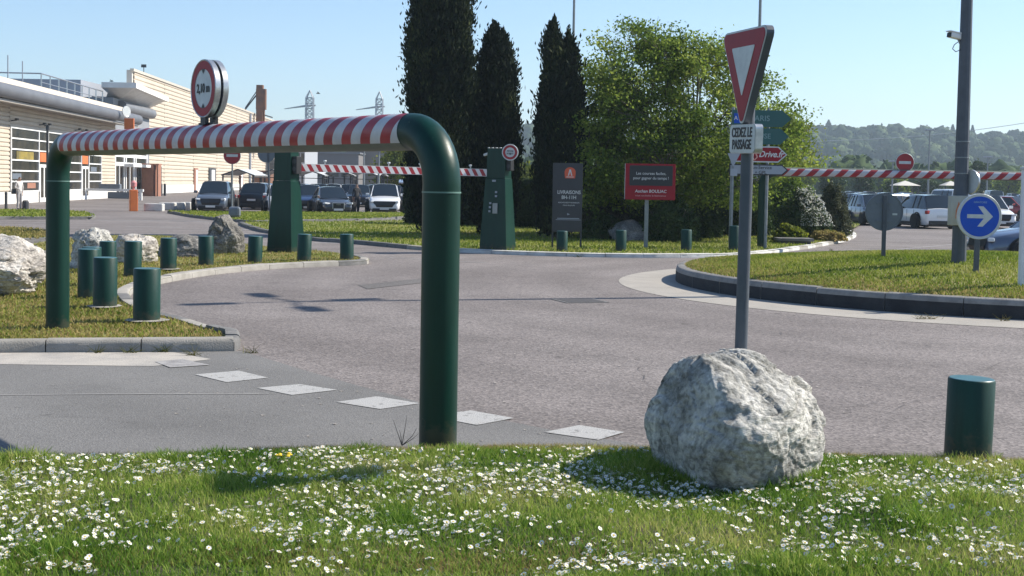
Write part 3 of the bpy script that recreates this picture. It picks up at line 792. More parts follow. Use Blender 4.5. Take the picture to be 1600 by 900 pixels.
# ================================================================== BOLLARDS
def bollard(name, label, p, r, h, lean=0, base=True, group='green bollards'):
    t = thing(name, label, 'bollard', p, random.random() * 6, group); t.rotation_euler = (0, lean, 0)
    b = MB(); b.lathe([(r, -.08), (r, h - .008), (r - .006, h)], 32); b.build('tube', M['greenworn'], t, True)
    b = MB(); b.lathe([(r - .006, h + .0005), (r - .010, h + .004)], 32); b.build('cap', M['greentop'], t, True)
    if base:
        bb = MB(); pr = []
        n = 18; vs_ = [(0, 0, .05)]
        for j in range(n): a = 2 * PI * j / n; q = r * random.uniform(1.3, 1.75); vs_.append((q * math.cos(a), q * math.sin(a), .028))
        bb._add(vs_, [(0, 1 + j, 1 + (j + 1) % n) for j in range(n)]); bb.build('footing', M['kerb'], t)
    return t
zi = .09
bl = [((229, 503), .16, 84, 1, 'bollard nearest the kerb nose, just right of the far gantry post group'),
      ((164, 481), .155, 79, 1, 'wide bollard directly left of the one nearest the kerb nose'),
      ((138, 465), .15, 76, 0, 'bollard partly hidden behind another, closest to the far gantry post'),
      ((143, 446), .15, 60, 0, 'bollard hidden at the back of the cluster beside the far gantry post'),
      ((168, 425), .15, 48, 0, 'small far bollard seen above the cluster, before the white rock'),
      ((207, 431), .15, 54, 0, 'bollard standing in front of the bright white rock'),
      ((263, 422), .15, 50, 1, 'bollard in front of the left part of the low grey rock'),
      ((322, 414), .15, 45, 0, 'bollard in front of the gap between low rock and pointed rock'),
      ((398, 410), .15, 41, 0, 'bollard standing alone left of the left barrier tower'),
      ((475, 407), .15, 41, 0, 'bollard just right of the left barrier tower foot'),
      ((542, 405), .15, 39, 0, 'last bollard at the pointed tip of the left island')]
for (px, py), r, hp, bs, lab in bl:
    p = G(px, py, zi); s = F / p.y
    bollard('bollard', 'dark green ' + lab, p, r, hp / s * 1.0, R(random.uniform(-1.0, 1.6)), bs)
p = G(1512, 708, .09); bollard('bollard', 'large dark green bollard leaning right at the right end of the daisy verge', p, .152, 118 * p.y / F, R(1.2), False)
for px, py, hp, lab in ((878, 392, 31, 'bollard in front of the dark delivery totem'), (970, 392, 32, 'bollard left of the red framed board post'), (1072, 392, 33, 'bollard between the red framed board and the signpost'), (1147, 391, 38, 'bollard at the foot of the direction signpost')):
    p = G(px, py, .09); bollard('bollard', 'shaded green ' + lab, p, .145, hp * p.y / F, 0, False)

# ================================================================== ROCKS
def rockmat(name, c0, c1, c2, obj_scale=3.0, bump=1.0):
    m = bpy.data.materials.new(name); m.use_nodes = True; nt = m.node_tree; N = nt.nodes; L = nt.links
    b = N['Principled BSDF']; b.inputs['Roughness'].default_value = .92; b.inputs['Specular IOR Level'].default_value = .2
    tc = N.new('ShaderNodeTexCoord')
    n1 = N.new('ShaderNodeTexNoise'); n1.inputs['Scale'].default_value = obj_scale; n1.inputs['Detail'].default_value = 10; n1.inputs['Roughness'].default_value = .72
    n1.inputs['Distortion'].default_value = .8
    cr = N.new('ShaderNodeValToRGB'); e = cr.color_ramp.elements; e.new(.5)
    e[0].position = .33; e[1].position = .47; e[2].position = .64
    e[0].color = (*c0, 1); e[1].color = (*c1, 1); e[2].color = (*c2, 1)
    L.new(tc.outputs['Object'], n1.inputs['Vector']); L.new(n1.outputs['Fac'], cr.inputs[0])
    n2 = N.new('ShaderNodeTexNoise'); n2.inputs['Scale'].default_value = obj_scale * 14; n2.inputs['Detail'].default_value = 8
    c2_ = N.new('ShaderNodeValToRGB'); c2_.color_ramp.elements[0].position = .36; c2_.color_ramp.elements[1].position = .55
    c2_.color_ramp.elements[0].color = (.45, .45, .45, 1); c2_.color_ramp.elements[1].color = (1, 1, 1, 1)
    mx = N.new('ShaderNodeMix'); mx.data_type = 'RGBA'; mx.blend_type = 'MULTIPLY'; mx.inputs[0].default_value = .8
    L.new(tc.outputs['Object'], n2.inputs['Vector']); L.new(n2.outputs['Fac'], c2_.inputs[0])
    L.new(cr.outputs[0], mx.inputs[6]); L.new(c2_.outputs[0], mx.inputs[7]); L.new(mx.outputs[2], b.inputs['Base Color'])
    # two scales of relief, one of them stretched into slanting seams
    mp = N.new('ShaderNodeMapping'); mp.inputs['Scale'].default_value = (2, 2, 7); mp.inputs['Rotation'].default_value = (.3, .6, .2)
    n3 = N.new('ShaderNodeTexNoise'); n3.inputs['Scale'].default_value = obj_scale * 1.6; n3.inputs['Detail'].default_value = 9; n3.inputs['Roughness'].default_value = .7
    L.new(tc.outputs['Object'], mp.inputs[0]); L.new(mp.outputs[0], n3.inputs['Vector'])
    ad = N.new('ShaderNodeMath'); ad.operation = 'MULTIPLY_ADD'; ad.inputs[1].default_value = .35
    L.new(n2.outputs['Fac'], ad.inputs[0]); L.new(n3.outputs['Fac'], ad.inputs[2])
    bp = N.new('ShaderNodeBump'); bp.inputs['Strength'].default_value = bump; bp.inputs['Distance'].default_value = .05
    L.new(ad.outputs[0], bp.inputs['Height']); L.new(bp.outputs[0], b.inputs['Normal'])
    return m
M['rock'] = rockmat('limestone_rock', (.11, .11, .10), (.42, .41, .38), (.84, .81, .75), 2.0, .9)
M['rockwhite'] = rockmat('white_limestone', (.10, .09, .085), (.50, .46, .41), (.72, .69, .64), 1.6)
M['rockgrey'] = rockmat('grey_limestone', (.10, .095, .09), (.20, .19, .175), (.36, .34, .31), 2)

def rock(name, label, c, size, planes, mat, sub=6, seed=0, rough=.07, fine=.02, rz=0, smin=9.0):
    """convex block cut by planes from a sphere, then weathered with noise; planes are (normal, distance)"""
    bm = bmesh.new(); bmesh.ops.create_icosphere(bm, subdivisions=sub, radius=1)
    pl = [(Vector(n).normalized(), d) for n, d in planes]
    off = Vector((seed * 7.3, seed * 3.1, seed))
    for v in bm.verts:
        d = v.co.normalized(); acc = 0
        for n, dist in pl:
            k = n.dot(d)
            if k > .02: acc += (k / dist) ** smin
        r = 1.0 / max(acc, 1e-9) ** (1 / smin); r = min(r, 1.7)
        p = d * r
        nz = noise.fractal(p * 1.7 + off, 1.0, 2.1, 5) * rough
        ridg = (1 - abs(noise.noise(p * 3.1 + off))) ** 4 * rough * .55
        cell = noise.fractal(Vector((p.x * 6, p.y * 6, p.z * 11)) + off, .9, 2.2, 4) * fine
        pits = max(0, noise.noise(p * 9 + off) - .25) * fine * 2.2
        if seed == 2 or sub >= 5:
            q_ = p * 1.55 + off + nvec(p * 1.3) * .25
            dd_, pt_ = noise.voronoi(q_); crk = max(0, 1 - (dd_[1] - dd_[0]) / .16)
            hv = nvec(pt_[0] * 3.3) ; fac = hv.dot(q_ - pt_[0]) * .24 + noise.noise(pt_[0] * 5.1) * .05
            q2 = p * 4.2 + off + nvec(p * 3.1) * .2; d2, p2 = noise.voronoi(q2)
            fac += nvec(p2[0] * 2.7).dot(q2 - p2[0]) * .06 - max(0, 1 - (d2[1] - d2[0]) / .12) * .008
            nz = nz * .7 + fac - crk * crk * .014
        p = d * (r + nz - ridg + cell - pits)
        v.co = Vector((p.x * size[0], p.y * size[1], p.z * size[2]))
    me = bpy.data.meshes.new(name); bm.to_mesh(me); bm.free(); me.materials.append(mat)
    me.polygons.foreach_set('use_smooth', [True] * len(me.polygons)); me.set_sharp_from_angle(angle=.9)
    o = bpy.data.objects.new(name, me); COL.objects.link(o); o.location = c; o.rotation_euler = (0, 0, rz)
    return tag(o, label, 'rock')
bp_ = G(1152, 762, .08)
def carved_rock(name, label, pts, mat, sub=7, seed=0, soft=2):
    """block from hand placed corner points (pixel, distance), its hull carved with fractures and grain"""
    from mathutils.bvhtree import BVHTree
    P = [D(x - 3, y + 2, d) for x, y, d in pts]; c = sum(P, Vector()) / len(P)
    bm = bmesh.new()
    for p in P: bm.verts.new(p - c)
    r_ = bmesh.ops.convex_hull(bm, input=bm.verts[:]); bmesh.ops.delete(bm, geom=[g for g in r_['geom_interior'] + r_['geom_unused'] if isinstance(g, bmesh.types.BMVert)], context='VERTS')
    bmesh.ops.triangulate(bm, faces=bm.faces[:]); t = BVHTree.FromBMesh(bm); bm.free()
    bm = bmesh.new(); bmesh.ops.create_icosphere(bm, subdivisions=5, radius=1)
    for v in bm.verts:
        d = v.co.normalized(); h = t.ray_cast(Vector((0, 0, 0)) + d * 5, -d)
        v.co = h[0] if h[0] else d * .5
    for _ in range(soft): bmesh.ops.smooth_vert(bm, verts=bm.verts[:], factor=.5, use_axis_x=True, use_axis_y=True, use_axis_z=True)
    bmesh.ops.subdivide_edges(bm, edges=bm.edges[:], cuts=3, use_grid_fill=True)
    bm.normal_update(); off = Vector((seed, seed * 2, 3)); mv = []
    for v in bm.verts:
        p = v.co * 2.0 + off; n = v.normal.copy()
        w = p + nvec(p * 1.4) * .35
        big = noise.noise(w * 1.3) * .030
        # slanting seams: stretched ridged noise
        q = Vector((w.x * 1.2 + w.z * .9, w.y * 1.2, w.z * 3.2 - w.x * 1.8)); rd = 0; a = 1; f = 1
        for _ in range(4): rd += (1 - abs(noise.noise(q * f)) * 2) * a; a *= .5; f *= 2.1
        st = rd * .013
        grain = noise.fractal(w * 7, .7, 2.2, 5) * .010
        d2, p2 = noise.voronoi(w * 2.3 + Vector((0, 0, w.x * .6))); ck = max(0, 1 - (d2[1] - d2[0]) / .10)
        chip = nvec(p2[0] * 3.1).dot(w * 2.3 - p2[0]) * .012
        mv.append(v.co + n * (big + st + grain + chip - ck * .005))
    for v, m_ in zip(bm.verts, mv): v.co = m_
    me = bpy.data.meshes.new(name); bm.to_mesh(me); bm.free(); me.materials.append(mat)
    me.polygons.foreach_set('use_smooth', [True] * len(me.polygons))
    o = bpy.data.objects.new(name, me); COL.objects.link(o); o.location = c; return tag(o, label, 'rock')
carved_rock('boulder', 'large pale rough boulder on the daisy verge in front of the give way sign',
    [(1060, 566, 7.8), (1100, 552, 7.62), (1128, 550, 7.75), (1182, 553, 7.85), (1150, 549, 8.15), (1112, 588, 7.42), (1146, 606, 7.30), (1140, 690, 7.12), (1122, 722, 7.16), (1128, 755, 7.28),
     (1036, 592, 7.85), (1011, 648, 7.8), (1014, 682, 7.8), (1028, 715, 7.85), (1038, 752, 7.8), (1066, 778, 7.58),
     (1226, 578, 7.95), (1270, 604, 7.85), (1293, 652, 7.75), (1291, 722, 7.65), (1284, 758, 7.65),
     (1240, 650, 7.38), (1200, 690, 7.16), (1196, 768, 7.30), (1246, 768, 7.42), (1156, 775, 7.34),
     (1045, 610, 8.4), (1230, 630, 8.55), (1150, 600, 8.6), (1090, 700, 8.5), (1230, 700, 8.5), (1150, 700, 8.6), (1110, 790, 7.7), (1230, 790, 7.8)], M['rock'], 7, 4.2)
rock('boulder', 'big whitish boulder cut off by the left photo edge', tuple(G(18, 466, .09) + Vector((-.50, .5, .32))), (.66, .55, .37),
     [((.8, -.3, .6), .92), ((.1, -.9, -.5), .75), ((0, -.5, .9), .9), ((1, -.1, -.3), .9), ((-1, 0, 0), 1), ((0, 1, 0), 1), ((0, 0, -1), .9), ((-.4, -.8, .4), .9)], M['rockwhite'], 6, 5, .10, .03)
rock('boulder', 'smaller pale boulder behind the big one at the left edge', tuple(G(45, 435, .09) + Vector((-.22, .4, .2))), (.42, .4, .3),
     [((.6, -.2, .8), .8), ((-.5, -.2, .9), .9), ((1, 0, -.1), .9), ((0, -1, 0), .9), ((-1, 0, 0), 1), ((0, 1, 0), 1), ((0, 0, -1), .9)], M['rockgrey'], 5, 8, .10, .03)
rock('boulder', 'mottled dark and white boulder just right of the far gantry post', tuple(G(133, 421, .09) + Vector((0, .4, .33))), (.36, .4, .42),
     [((.7, -.1, .7), .9), ((-.6, -.6, .4), .9), ((1, 0, -.1), .9), ((0, -1, .1), .9), ((-1, 0, 0), 1), ((0, 1, 0), 1), ((0, 0, -1), .9), ((-.2, 0, 1), .95)], M['rock'], 5, 13, .13, .04)
rock('boulder', 'bright white boulder behind the bollards in the left island', tuple(G(200, 412, .09) + Vector((0, .4, .26))), (.40, .4, .32),
     [((.5, -.3, .8), .85), ((-.9, -.4, .3), .9), ((.8, -.8, -.3), .8), ((0, -1, -.2), .85), ((1, 0, 0), 1), ((0, 1, 0), 1), ((0, 0, -1), .9), ((0, 0, 1), .9)], M['rockwhite'], 5, 17, .09, .03)
rock('boulder', 'low grey boulder leaning beside the pointed one', tuple(G(277, 402, .09) + Vector((.0, .4, .22))), (.50, .4, .29),
     [((-.6, -.3, .7), .62), ((.5, -.3, .8), .9), ((.1, -.9, .3), .8), ((1, 0, 0), 1), ((-1, 0, -.3), 1), ((0, 1, 0), 1), ((0, 0, -1), .9), ((.2, 0, 1), .9)], M['rockgrey'], 5, 23, .10, .035)
rock('boulder', 'tall pointed grey boulder, highest in the left island', tuple(G(341, 397, .09) + Vector((0, .4, .36))), (.47, .42, .56),
     [((-.85, -.2, .42), .66), ((.70, -.15, .68), .70), ((.2, -1, .25), .75), ((-.1, 0, 1), .93), ((1, 0, -.1), .95), ((-1, 0, -.3), .95), ((0, 1, .2), .9), ((0, 0, -1), .8), ((.5, -.7, -.4), .8)], M['rockgrey'], 6, 29, .08, .03, smin=16)
rock('boulder', 'grey boulder in the shade under the broad tree, left of the red board post', tuple(G(985, 377, .09) + Vector((0, .4, .25))), (.6, .4, .33),
     [((-.6, -.3, .7), .8), ((.5, -.3, .8), .9), ((.1, -.9, .3), .8), ((1, 0, 0), 1), ((-1, 0, -.3), 1), ((0, 1, 0), 1), ((0, 0, -1), .9)], M['rockgrey'], 4, 31, .10, .035)

# ================================================================== YIELD SIGN
def rounded_poly(pts, r, k=5):
    out = []; n = len(pts)
    for i in range(n):
        p0, p1, p2 = Vector(pts[i - 1]), Vector(pts[i]), Vector(pts[(i + 1) % n])
        a = (p0 - p1).normalized(); c = (p2 - p1).normalized(); h = math.acos(max(-1, min(1, a.dot(c)))) / 2
        L = r / math.tan(h); q0, q1 = p1 + a * L, p1 + c * L; o = p1 + (a + c).normalized() * (r / math.sin(h))
        a0 = math.atan2(*(q0 - o).yx); a1 = math.atan2(*(q1 - o).yx); dd = (a1 - a0 + PI) % (2 * PI) - PI
        for j in range(k + 1): a_ = a0 + dd * j / k; out.append((o.x + r * math.cos(a_), o.y + r * math.sin(a_)))
    return out
pd = 8.15
pbase = D(1156, 600, pd); ptop = D(1169, 200, pd)
yz = thing('yield_sign', 'large give way triangle with text plate on the grey post behind the boulder', 'road sign', (pbase.x, pbase.y, 0))
lean = Vector(((ptop.x - pbase.x) / (ptop.z - pbase.z), 0, 1))
b = MB(); b.tube([Vector((0, 0, 0)), lean * 2.72], .040, 20)
# the post line passes through pbase at its own height
post = b.build('post', M['pole'], yz, True); post.location = (-(lean.x) * pbase.z, 0, 0)
b = MB(); b.lathe([(.041, 0), (.043, .006), (.03, .018)], 16); b.build('post_cap', M['black'], yz, loc=post.location + lean * 2.72)
tri_c = D(1165, 120, pd - .06); ta = -R(77)     # face turned towards the left
S = .70; hT = S * math.sqrt(3) / 2
def trig(s): h = s * math.sqrt(3) / 2; return [(-s / 2, h / 3), (0, -h * 2 / 3), (s / 2, h / 3)]
e = bpy.data.objects.new('triangle', None); COL.objects.link(e); bpy.data.objects.remove(e)
def tri_part(name, s, rad, y0, y1, mat, zoff=0, ring=None):
    b = MB(); P = rounded_poly(trig(s), rad)
    b.prism(P, y0, y1, 0, 'y'); o = b.build(name, mat, yz)
    return o
def place(o, c): o.location = c - Vector((pbase.x, pbase.y, 0)); o.rotation_euler = (0, R(1.2), ta)
tc = D(1163, 99, pd - .07)
flange = tri_part('flange', .735, .045, -.002, .045, M['pole'])
face = tri_part('white_border', .725, .042, -.006, -.0025, M['signwhite'])
redp = tri_part('red_triangle', .69, .035, -.009, -.0065, M['redsign'])
inn = tri_part('white_centre', .36, .008, -.012, -.0095, M['signwhite'])
for o in (flange, face, redp, inn): place(o, tc)
pc = D(1160, 217, pd - .07)
def rect_part(name, w, h, rad, y0, y1, mat, c, par, rot):
    b = MB(); b.prism(rounded_poly([(-w / 2, h / 2), (-w / 2, -h / 2), (w / 2, -h / 2), (w / 2, h / 2)], rad), y0, y1, 0, 'y')
    o = b.build(name, mat, par); o.location = c; o.rotation_euler = rot; return o
pl = pc - Vector((pbase.x, pbase.y, 0)); rot = (0, R(1.2), ta)
rect_part('plate_flange', .40, .182, .03, 0, .05, M['rim'], pl, yz, rot)
rect_part('text_plate', .392, .174, .028, -.004, -.0005, M['signwhite'], pl, yz, rot)
Rm = Euler(rot).to_matrix()
for s_, dz in (('CEDEZ LE', .038), ('PASSAGE', -.038)):
    t = text(s_, .085, M['letterdark'], yz, (0, 0, 0), bold=.022, sx=.86 if s_[0] == 'C' else .88)
    t.location = pl + Rm @ Vector((0, -.006, dz)); t.rotation_euler = (Rm @ Euler((PI / 2, 0, 0)).to_matrix()).to_euler()
b = MB(); b.box((0, .06, .12), (.1, .05, .03)); b.box((0, .06, -.12), (.1, .05, .03)); o = b.build('clamp', M['rim'], yz); place(o, tc)

# ================================================================== ISLAND MAST
def domez1(p): return float(domez(np.array([math.hypot(p.x - IC.x, p.y - IC.y)]))[0])
def Gd(px, py):
    z = .5
    for _ in range(12): p = G(px, py, z); z = domez1(p)
    return p
mb_ = Gd(1498, 409); MH = 9.1
mast = thing('light_mast', 'tall grey lamp mast on the roundabout island carrying a security camera', 'street lamp', mb_)
b = MB(); b.tube([(0, 0, -.1), (0, 0, 1), (0, 0, 5), (0, 0, MH)], [.128, .124, .098, .06], 12); b.build('mast_pole', M['pole'], mast, True, ang=.3)
for k in range(3):
    b = MB(); b.tube([(0, 0, 1.55 + k * .28), (0, 0, 1.57 + k * .28)], .13, 16); b.build('strap', M['pole_light'], mast)
for k in range(4):
    a = k * PI / 2 + .5
    b = MB(); dx, dy = math.cos(a), math.sin(a)
    b.tube([(0, 0, MH - .1), (dx * .5, dy * .5, MH + .05), (dx * .8, dy * .8, MH + .05)], .03, 8)
    b.box((dx * 1.15, dy * 1.15, MH + .05), (.75, .30, .12), a, bev=.03); b.build('lamp_head', M['pole'], mast)
mast.rotation_euler = (0, R(-.1), 0)
# security camera
p = D(1496, 57, mb_.y) 
cm = thing('security_camera', 'white security camera mounted on the lamp mast', 'camera', p)
b = MB(); b.box((0, 0, 0), (.34, .12, .10), R(20), ry=R(8), bev=.02); b.build('housing', newmat('camera_white', (.7, .7, .7), .4), cm, True)
b = MB(); b.box((0.0, 0, .058), (.40, .135, .02), R(20), ry=R(8), bev=.005); b.build('sun_shield', newmat('shield_white', (.74, .74, .74), .4), cm)
b = MB(); b.box((-.165, -.06, .018), (.03, .09, .075), R(20), ry=R(8)); b.build('lens_front', M['black'], cm)
b = MB(); b.tube([(0.02, 0, -.05), (.05, 0, -.12), (.14, 0, -.16), (.2, 0, -.16)], .022, 8); b.box((.1, 0, -.16), (.07, .07, .1)); b.build('bracket', M['pole_light'], cm)
b = MB(); b.tube([(.0, -.03, -.1), (-.06, -.03, -.15), (-.09, -.03, -.22), (-.03, -.03, -.27), (.04, -.03, -.24), (.08, -.03, -.17)], .008, 6); b.build('cable', M['black'], cm, True)
# white oval sign edge-on, cabinet
p = D(1516, 284, mb_.y - .05); s = thing('round_sign', 'white round sign seen almost edge-on, strapped to the right of the lamp mast', 'road sign', p, R(-66))
dish(s, .20, .03, M['signwhite'])
b = MB(); b.box((0, .05, 0), (.05, .08, .3)); b.build('bracket', M['rim'], s)
p = D(1501, 352, mb_.y - .15); s = thing('electrical_cabinet', 'beige cabinet with an orange warning mark strapped to the lamp mast', 'cabinet', p, R(0))
b = MB(); b.box((-.01, 0, .26), (.39, .2, .52), bev=.012); b.build('housing', newmat('cabinet_beige', (.42, .41, .36), .6, 0, (.36, .35, .31), 4), s, True)
b = MB(); b.prism([(-.13, .12), (-.03, .12), (-.03, .26), (-.08, .42), (-.13, .26)], -.103, -.1015, 0, 'y'); b.build('warning_mark', newmat('faded_orange', (.5, .16, .06), .6), s)
# arrow sign
ab = Gd(1525, 447)
ar = thing('arrow_sign', 'round blue sign with a white arrow pointing right on the roundabout island', 'road sign', ab, R(0))
AH = (447 - 338) * ab.y / F
b = MB(); b.box((.0, .03, AH / 2 + .05), (.085, .05, AH + .1), bev=.008); b.build('post', M['pole'], ar)
def shift(objs, loc):
    for o in objs: o.location = Vector(o.location) + Vector(loc)
k0 = list(ar.children); RA = 34.5 * ab.y / F
dish(ar, RA, .04, M['signwhite'], M['signwhite'])
b = MB(); b.disc((0, 0), RA * .91, -.0035, -.001, 48); b.build('blue_face', M['blue'], ar)
b = MB(); b.prism([(-.215, .035), (-.215, -.030), (.07, -.030), (-.035, -.165), (.055, -.165), (.225, .003), (.055, .17), (-.035, .17), (.07, .035)], -.007, -.004, 0, 'y'); b.build('arrow', M['signwhite'], ar)
text('GIRATOIRE', .045, newmat('pale_blue_ink', (.2, .35, .6), .5), ar, (0, -.006, .235), bold=.01)
shift([c for c in ar.children if c not in k0], (0.01, 0, AH)); ar.rotation_euler = (0, R(.6), R(4))
# back of round sign
rb = Gd(1379, 402); s = thing('sign_back', 'plain grey back of a round sign behind the roundabout island', 'road sign', rb, PI)
Hs = (402 - 331) * rb.y / F; rr = 28.5 * rb.y / F
dish(s, rr, .03, M['signwhite'], M['signback']); k1 = list(s.children)
b = MB(); b.disc((0, 0), rr * .985, .012, .02, 48); b.build('back_plate', M['signback'], s)
for ch in s.children: ch.location = (0, 0, Hs)
b = MB(); b.box((0, .045, Hs / 2 + .15), (.075, .045, Hs + .33), bev=.008); b.build('post', M['pole'], s)
b = MB(); b.box((-.2, .023, Hs - .04), (.09, .004, .035)); b.build('sticker', M['signwhite'], s)
for k in (.17, -.17):
    b = MB(); b.box((0, .03, Hs + k), (.3, .02, .035)); b.build('rail', M['signback'], s)
# white post at the right edge
wb = Gd(1597, 459); s = thing('white_post', 'thick white post at the right photo edge on the roundabout island', 'post', wb)
b = MB(); b.box((.02, 0, .95), (.16, .12, 1.95), bev=.02); b.build('shaft', newmat('white_enamel', (.66, .68, .72), .5, 0, (.58, .6, .64), 3), s)
b = MB(); b.box((.02, 0, 1.93), (.19, .15, .05), bev=.01); b.build('cap', M['signwhite'], s)
b = MB(); b.box((.02, 0, .02), (.26, .22, .06), bev=.01); b.build('base_plate', M['rim'], s)
# ================================================================== TICKET TOWERS + BOOM
def tower(label, px0, px1, py, topy, turn, panel):
    p = G((px0 + px1) / 2, py, .09); s = F / p.y; w = (px1 - px0) / s; h = (py - topy) / s
    t = thing('barrier_tower', label, 'barrier tower', p, turn, 'green barrier towers')
    wx, wy = w * .80, w * .62                     # footprint
    b = MB()
    def ring(z, fx, fy): return [(-wx / 2 * fx, -wy / 2 * fy, z), (wx / 2 * fx, -wy / 2 * fy, z), (wx / 2 * fx, wy / 2 * fy, z), (-wx / 2 * fx, wy / 2 * fy, z)]
    b.loft([ring(-.05, 1, 1), ring(.12, 1, 1), ring(h * .70, .74, .72), ring(h * .705, .70, .66)], closed=True); b.build('housing', M['green'], t)
    b = MB(); b.loft([ring(h * .706, .70, .66), ring(h * .975, .66, .62), ring(h, .66, .60)], closed=True); b.build('head', M['green'], t)
    b = MB()
    for k in range(9): b.box((-wx * .30 + k * wx * .075, -wy * .2, h + .012), (wx * .04, wy * .2, .02), 0, 0 if k % 2 else 1)
    b.build('top_edge', [M['dark'], M['signwhite']], t)
    b = MB(); b.box((wx * .42, -wy * .02, h * .86), (.14, .2, .42), bev=.01); b.build('signal_box', M['black'], t)
    for k in (-.09, .09):
        b = MB(); b.disc((wx * .42, h * .86 + k), .055, -.108 - wy * .02, -.101 - wy * .02, 16); b.build('signal_lens', M['dark'], t)
    if panel:
        b = MB(); b.box((.04, -wy * .47, h * .41), (.14, .03, .27), bev=.006); b.build('ticket_slot', newmat('slot_plate', (.25, .27, .28), .4, .5), t)
        for z, sx in ((h * .46, -.1), (h * .42, -.11), (h * .38, -.12), (h * .53, .06), (h * .57, .06)):
            b = MB(); b.box((sx, -wy * .465, z), (.05, .03, .05)); b.build('button', M['signgrey'], t)
        b = MB(); b.box((-.03, -wy * .365, h * .68), (.1, .03, .05)); b.build('button', M['signgrey'], t)
        b = MB(); b.box((-wx * .42, -.1, h * .94), (.16, .08, .06), R(-20), ry=R(-15), bev=.01); b.box((-wx * .36, -.08, h * .91), (.04, .04, .1)); b.build('small_camera', M['signwhite'], t)
    else:
        b = MB(); b.box((wx * .26, -wy * .30, h * .70), (.05, .03, .05)); b.build('button', M['signgrey'], t)
    return t, p, h
t1, p1, h1 = tower('dark green tapering barrier tower at the left end of the thin striped boom', 418, 475, 393, 236, R(-25), False)
t2, p2, h2 = tower('dark green tapering barrier tower with ticket slot at the right end of the boom', 749, 806, 390, 232, R(-25), True)
c = D(797, 238, p2.y - .35); s = thing('no_stopping_sign', 'small round red ringed sign on the right barrier tower', 'road sign', c, R(-8))
dish(s, .20, .02, M['signwhite'], M['signwhite'])
b = MB(); n = 40; vs_ = []
for rr in (.185, .125):
    for j in range(n): a = 2 * PI * j / n; vs_.append((rr * math.cos(a), -.003, rr * math.sin(a)))
b._add(vs_, [(j, (j + 1) % n, n + (j + 1) % n, n + j) for j in range(n)]); b.build('red_ring', M['red'], s)
text('PIETONS', .055, M['letterdark'], s, (0, -.004, .03), bold=.02, sx=.8); text('INTERDIT', .055, M['letterdark'], s, (0, -.004, -.035), bold=.02, sx=.75)
b = MB(); b.box((0, .1, -.05), (.04, .2, .04)); b.build('bracket', M['dark'], s)

def striped_bar(name, label, P, Q, hh, dd, per, slant, parent=None, cat='barrier'):
    P, Q = Vector(P), Vector(Q); L = (Q - P).length; d = (Q - P).normalized()
    t = parent or thing(name, label, cat, P)
    u = Vector((0, 0, 1)); nn = d.cross(u).normalized()
    if nn.y > 0: nn = -nn
    base = P if parent is None else Vector(parent.location)
    b = MB(); O = P - base
    b.loft([[O + d * s_ + u * a_ * hh / 2 + nn * c_ * dd / 2 for a_, c_ in ((-1, -1), (-1, 1), (1, 1), (1, -1))] for s_ in (0, L)], closed=True)
    b.build('bar', newmat('bar_white', (.66, .65, .64), .5), t)
    for face_ in (1, -1):
        b = MB(); K = int(L / (per / 2)) + 2
        for k in range(-1, K):
            u0, u1 = k * per / 2, (k + 1) * per / 2
            q = [(u0, -1), (u1, -1), (u1 + slant, 1), (u0 + slant, 1)]
            q = [(max(0, min(L, a_)), z_) for a_, z_ in q]
            if max(a_ for a_, _ in q) - min(a_ for a_, _ in q) < .01: continue
            b._add([O + d * a_ + u * z_ * hh * .45 + nn * face_ * (dd / 2 + .003) for a_, z_ in q], [(0, 1, 2, 3)], 0 if k % 2 == 0 else 1)
        b.build('striped_film', [M['red'], newmat('bar_film_white', (.60, .59, .60), .5)], t, fix=False)
    return t
ca = D(470, 262, p1.y); cb = D(762, 270, p2.y)
boom = striped_bar('barrier_boom', 'thin red and white striped boom spanning between the two green towers', ca, cb, .19, .09, .225, -.10)
b = MB()
for f_ in (.12, .45, .62, .9):
    q = (cb - ca) * f_ + Vector((0, 0, .10)); b.tube([q, q + Vector((0, 0, .05))], .012, 6); b.lathe([(.03, .05), (.045, .08), (.03, .1)], 10, q)
b.build('boom_knob', M['signwhite'], boom)

# ================================================================== RIGHT HEIGHT BAR
hb0 = G(1190, 387, .09); hd = hb0.y
hend = Vector((hb0.x + 9.6, hd + .1, 0)); r_ = .135; zc = 2.33 - r_
hg = thing('height_gantry', 'dark green height gantry with slanted red stripes across the car park exit on the right', 'height barrier', hb0)
pa, pbb, hdir = gantry_pipe(Vector((0, 0, 0)), hend - Vector((hb0.x, hb0.y, 0)), zc, r_, .34)
b = MB(); b.tube(pa[:2], r_, 20); b.build('post', M['green'], hg, True)
b = MB(); b.tube(pa[1:], r_, 20, caps=False); b.build('elbow', M['green'], hg, True)
b = MB(); b.tube(pbb, r_, 20, caps=False); b.build('elbow', M['green'], hg, True)
b = MB(); b.tube([pbb[-1], (pbb[-1].x, pbb[-1].y, 0)], r_, 20); b.build('post', M['green'], hg, True)
b = MB(); b.tube([pa[-1], pbb[0]], r_, 20, caps=False); b.build('crossbar', M['pipe_under'], hg, True)
b = MB(); s0_ = pa[-1]; L_ = (pbb[0] - pa[-1]).length; per = .42; na = 8; nn = Vector((0, -1, 0))
for k in range(-2, int(L_ / (per / 2)) + 2):
    vs_ = []
    for j in range(na + 1):
        a = R(-50) + R(95) * j / na; sh = .22 * j / na
        for u in (k * per / 2 + sh, (k + 1) * per / 2 + sh): vs_.append(s0_ + hdir * max(0, min(L_, u)) + (nn * math.cos(a) + Vector((0, 0, 1)) * math.sin(a)) * (r_ + .004))
    b._add(vs_, [(2 * j, 2 * j + 1, 2 * j + 3, 2 * j + 2) for j in range(na)], k % 2)
b.build('striped_film', [M['red'], M['white']], hg, True)
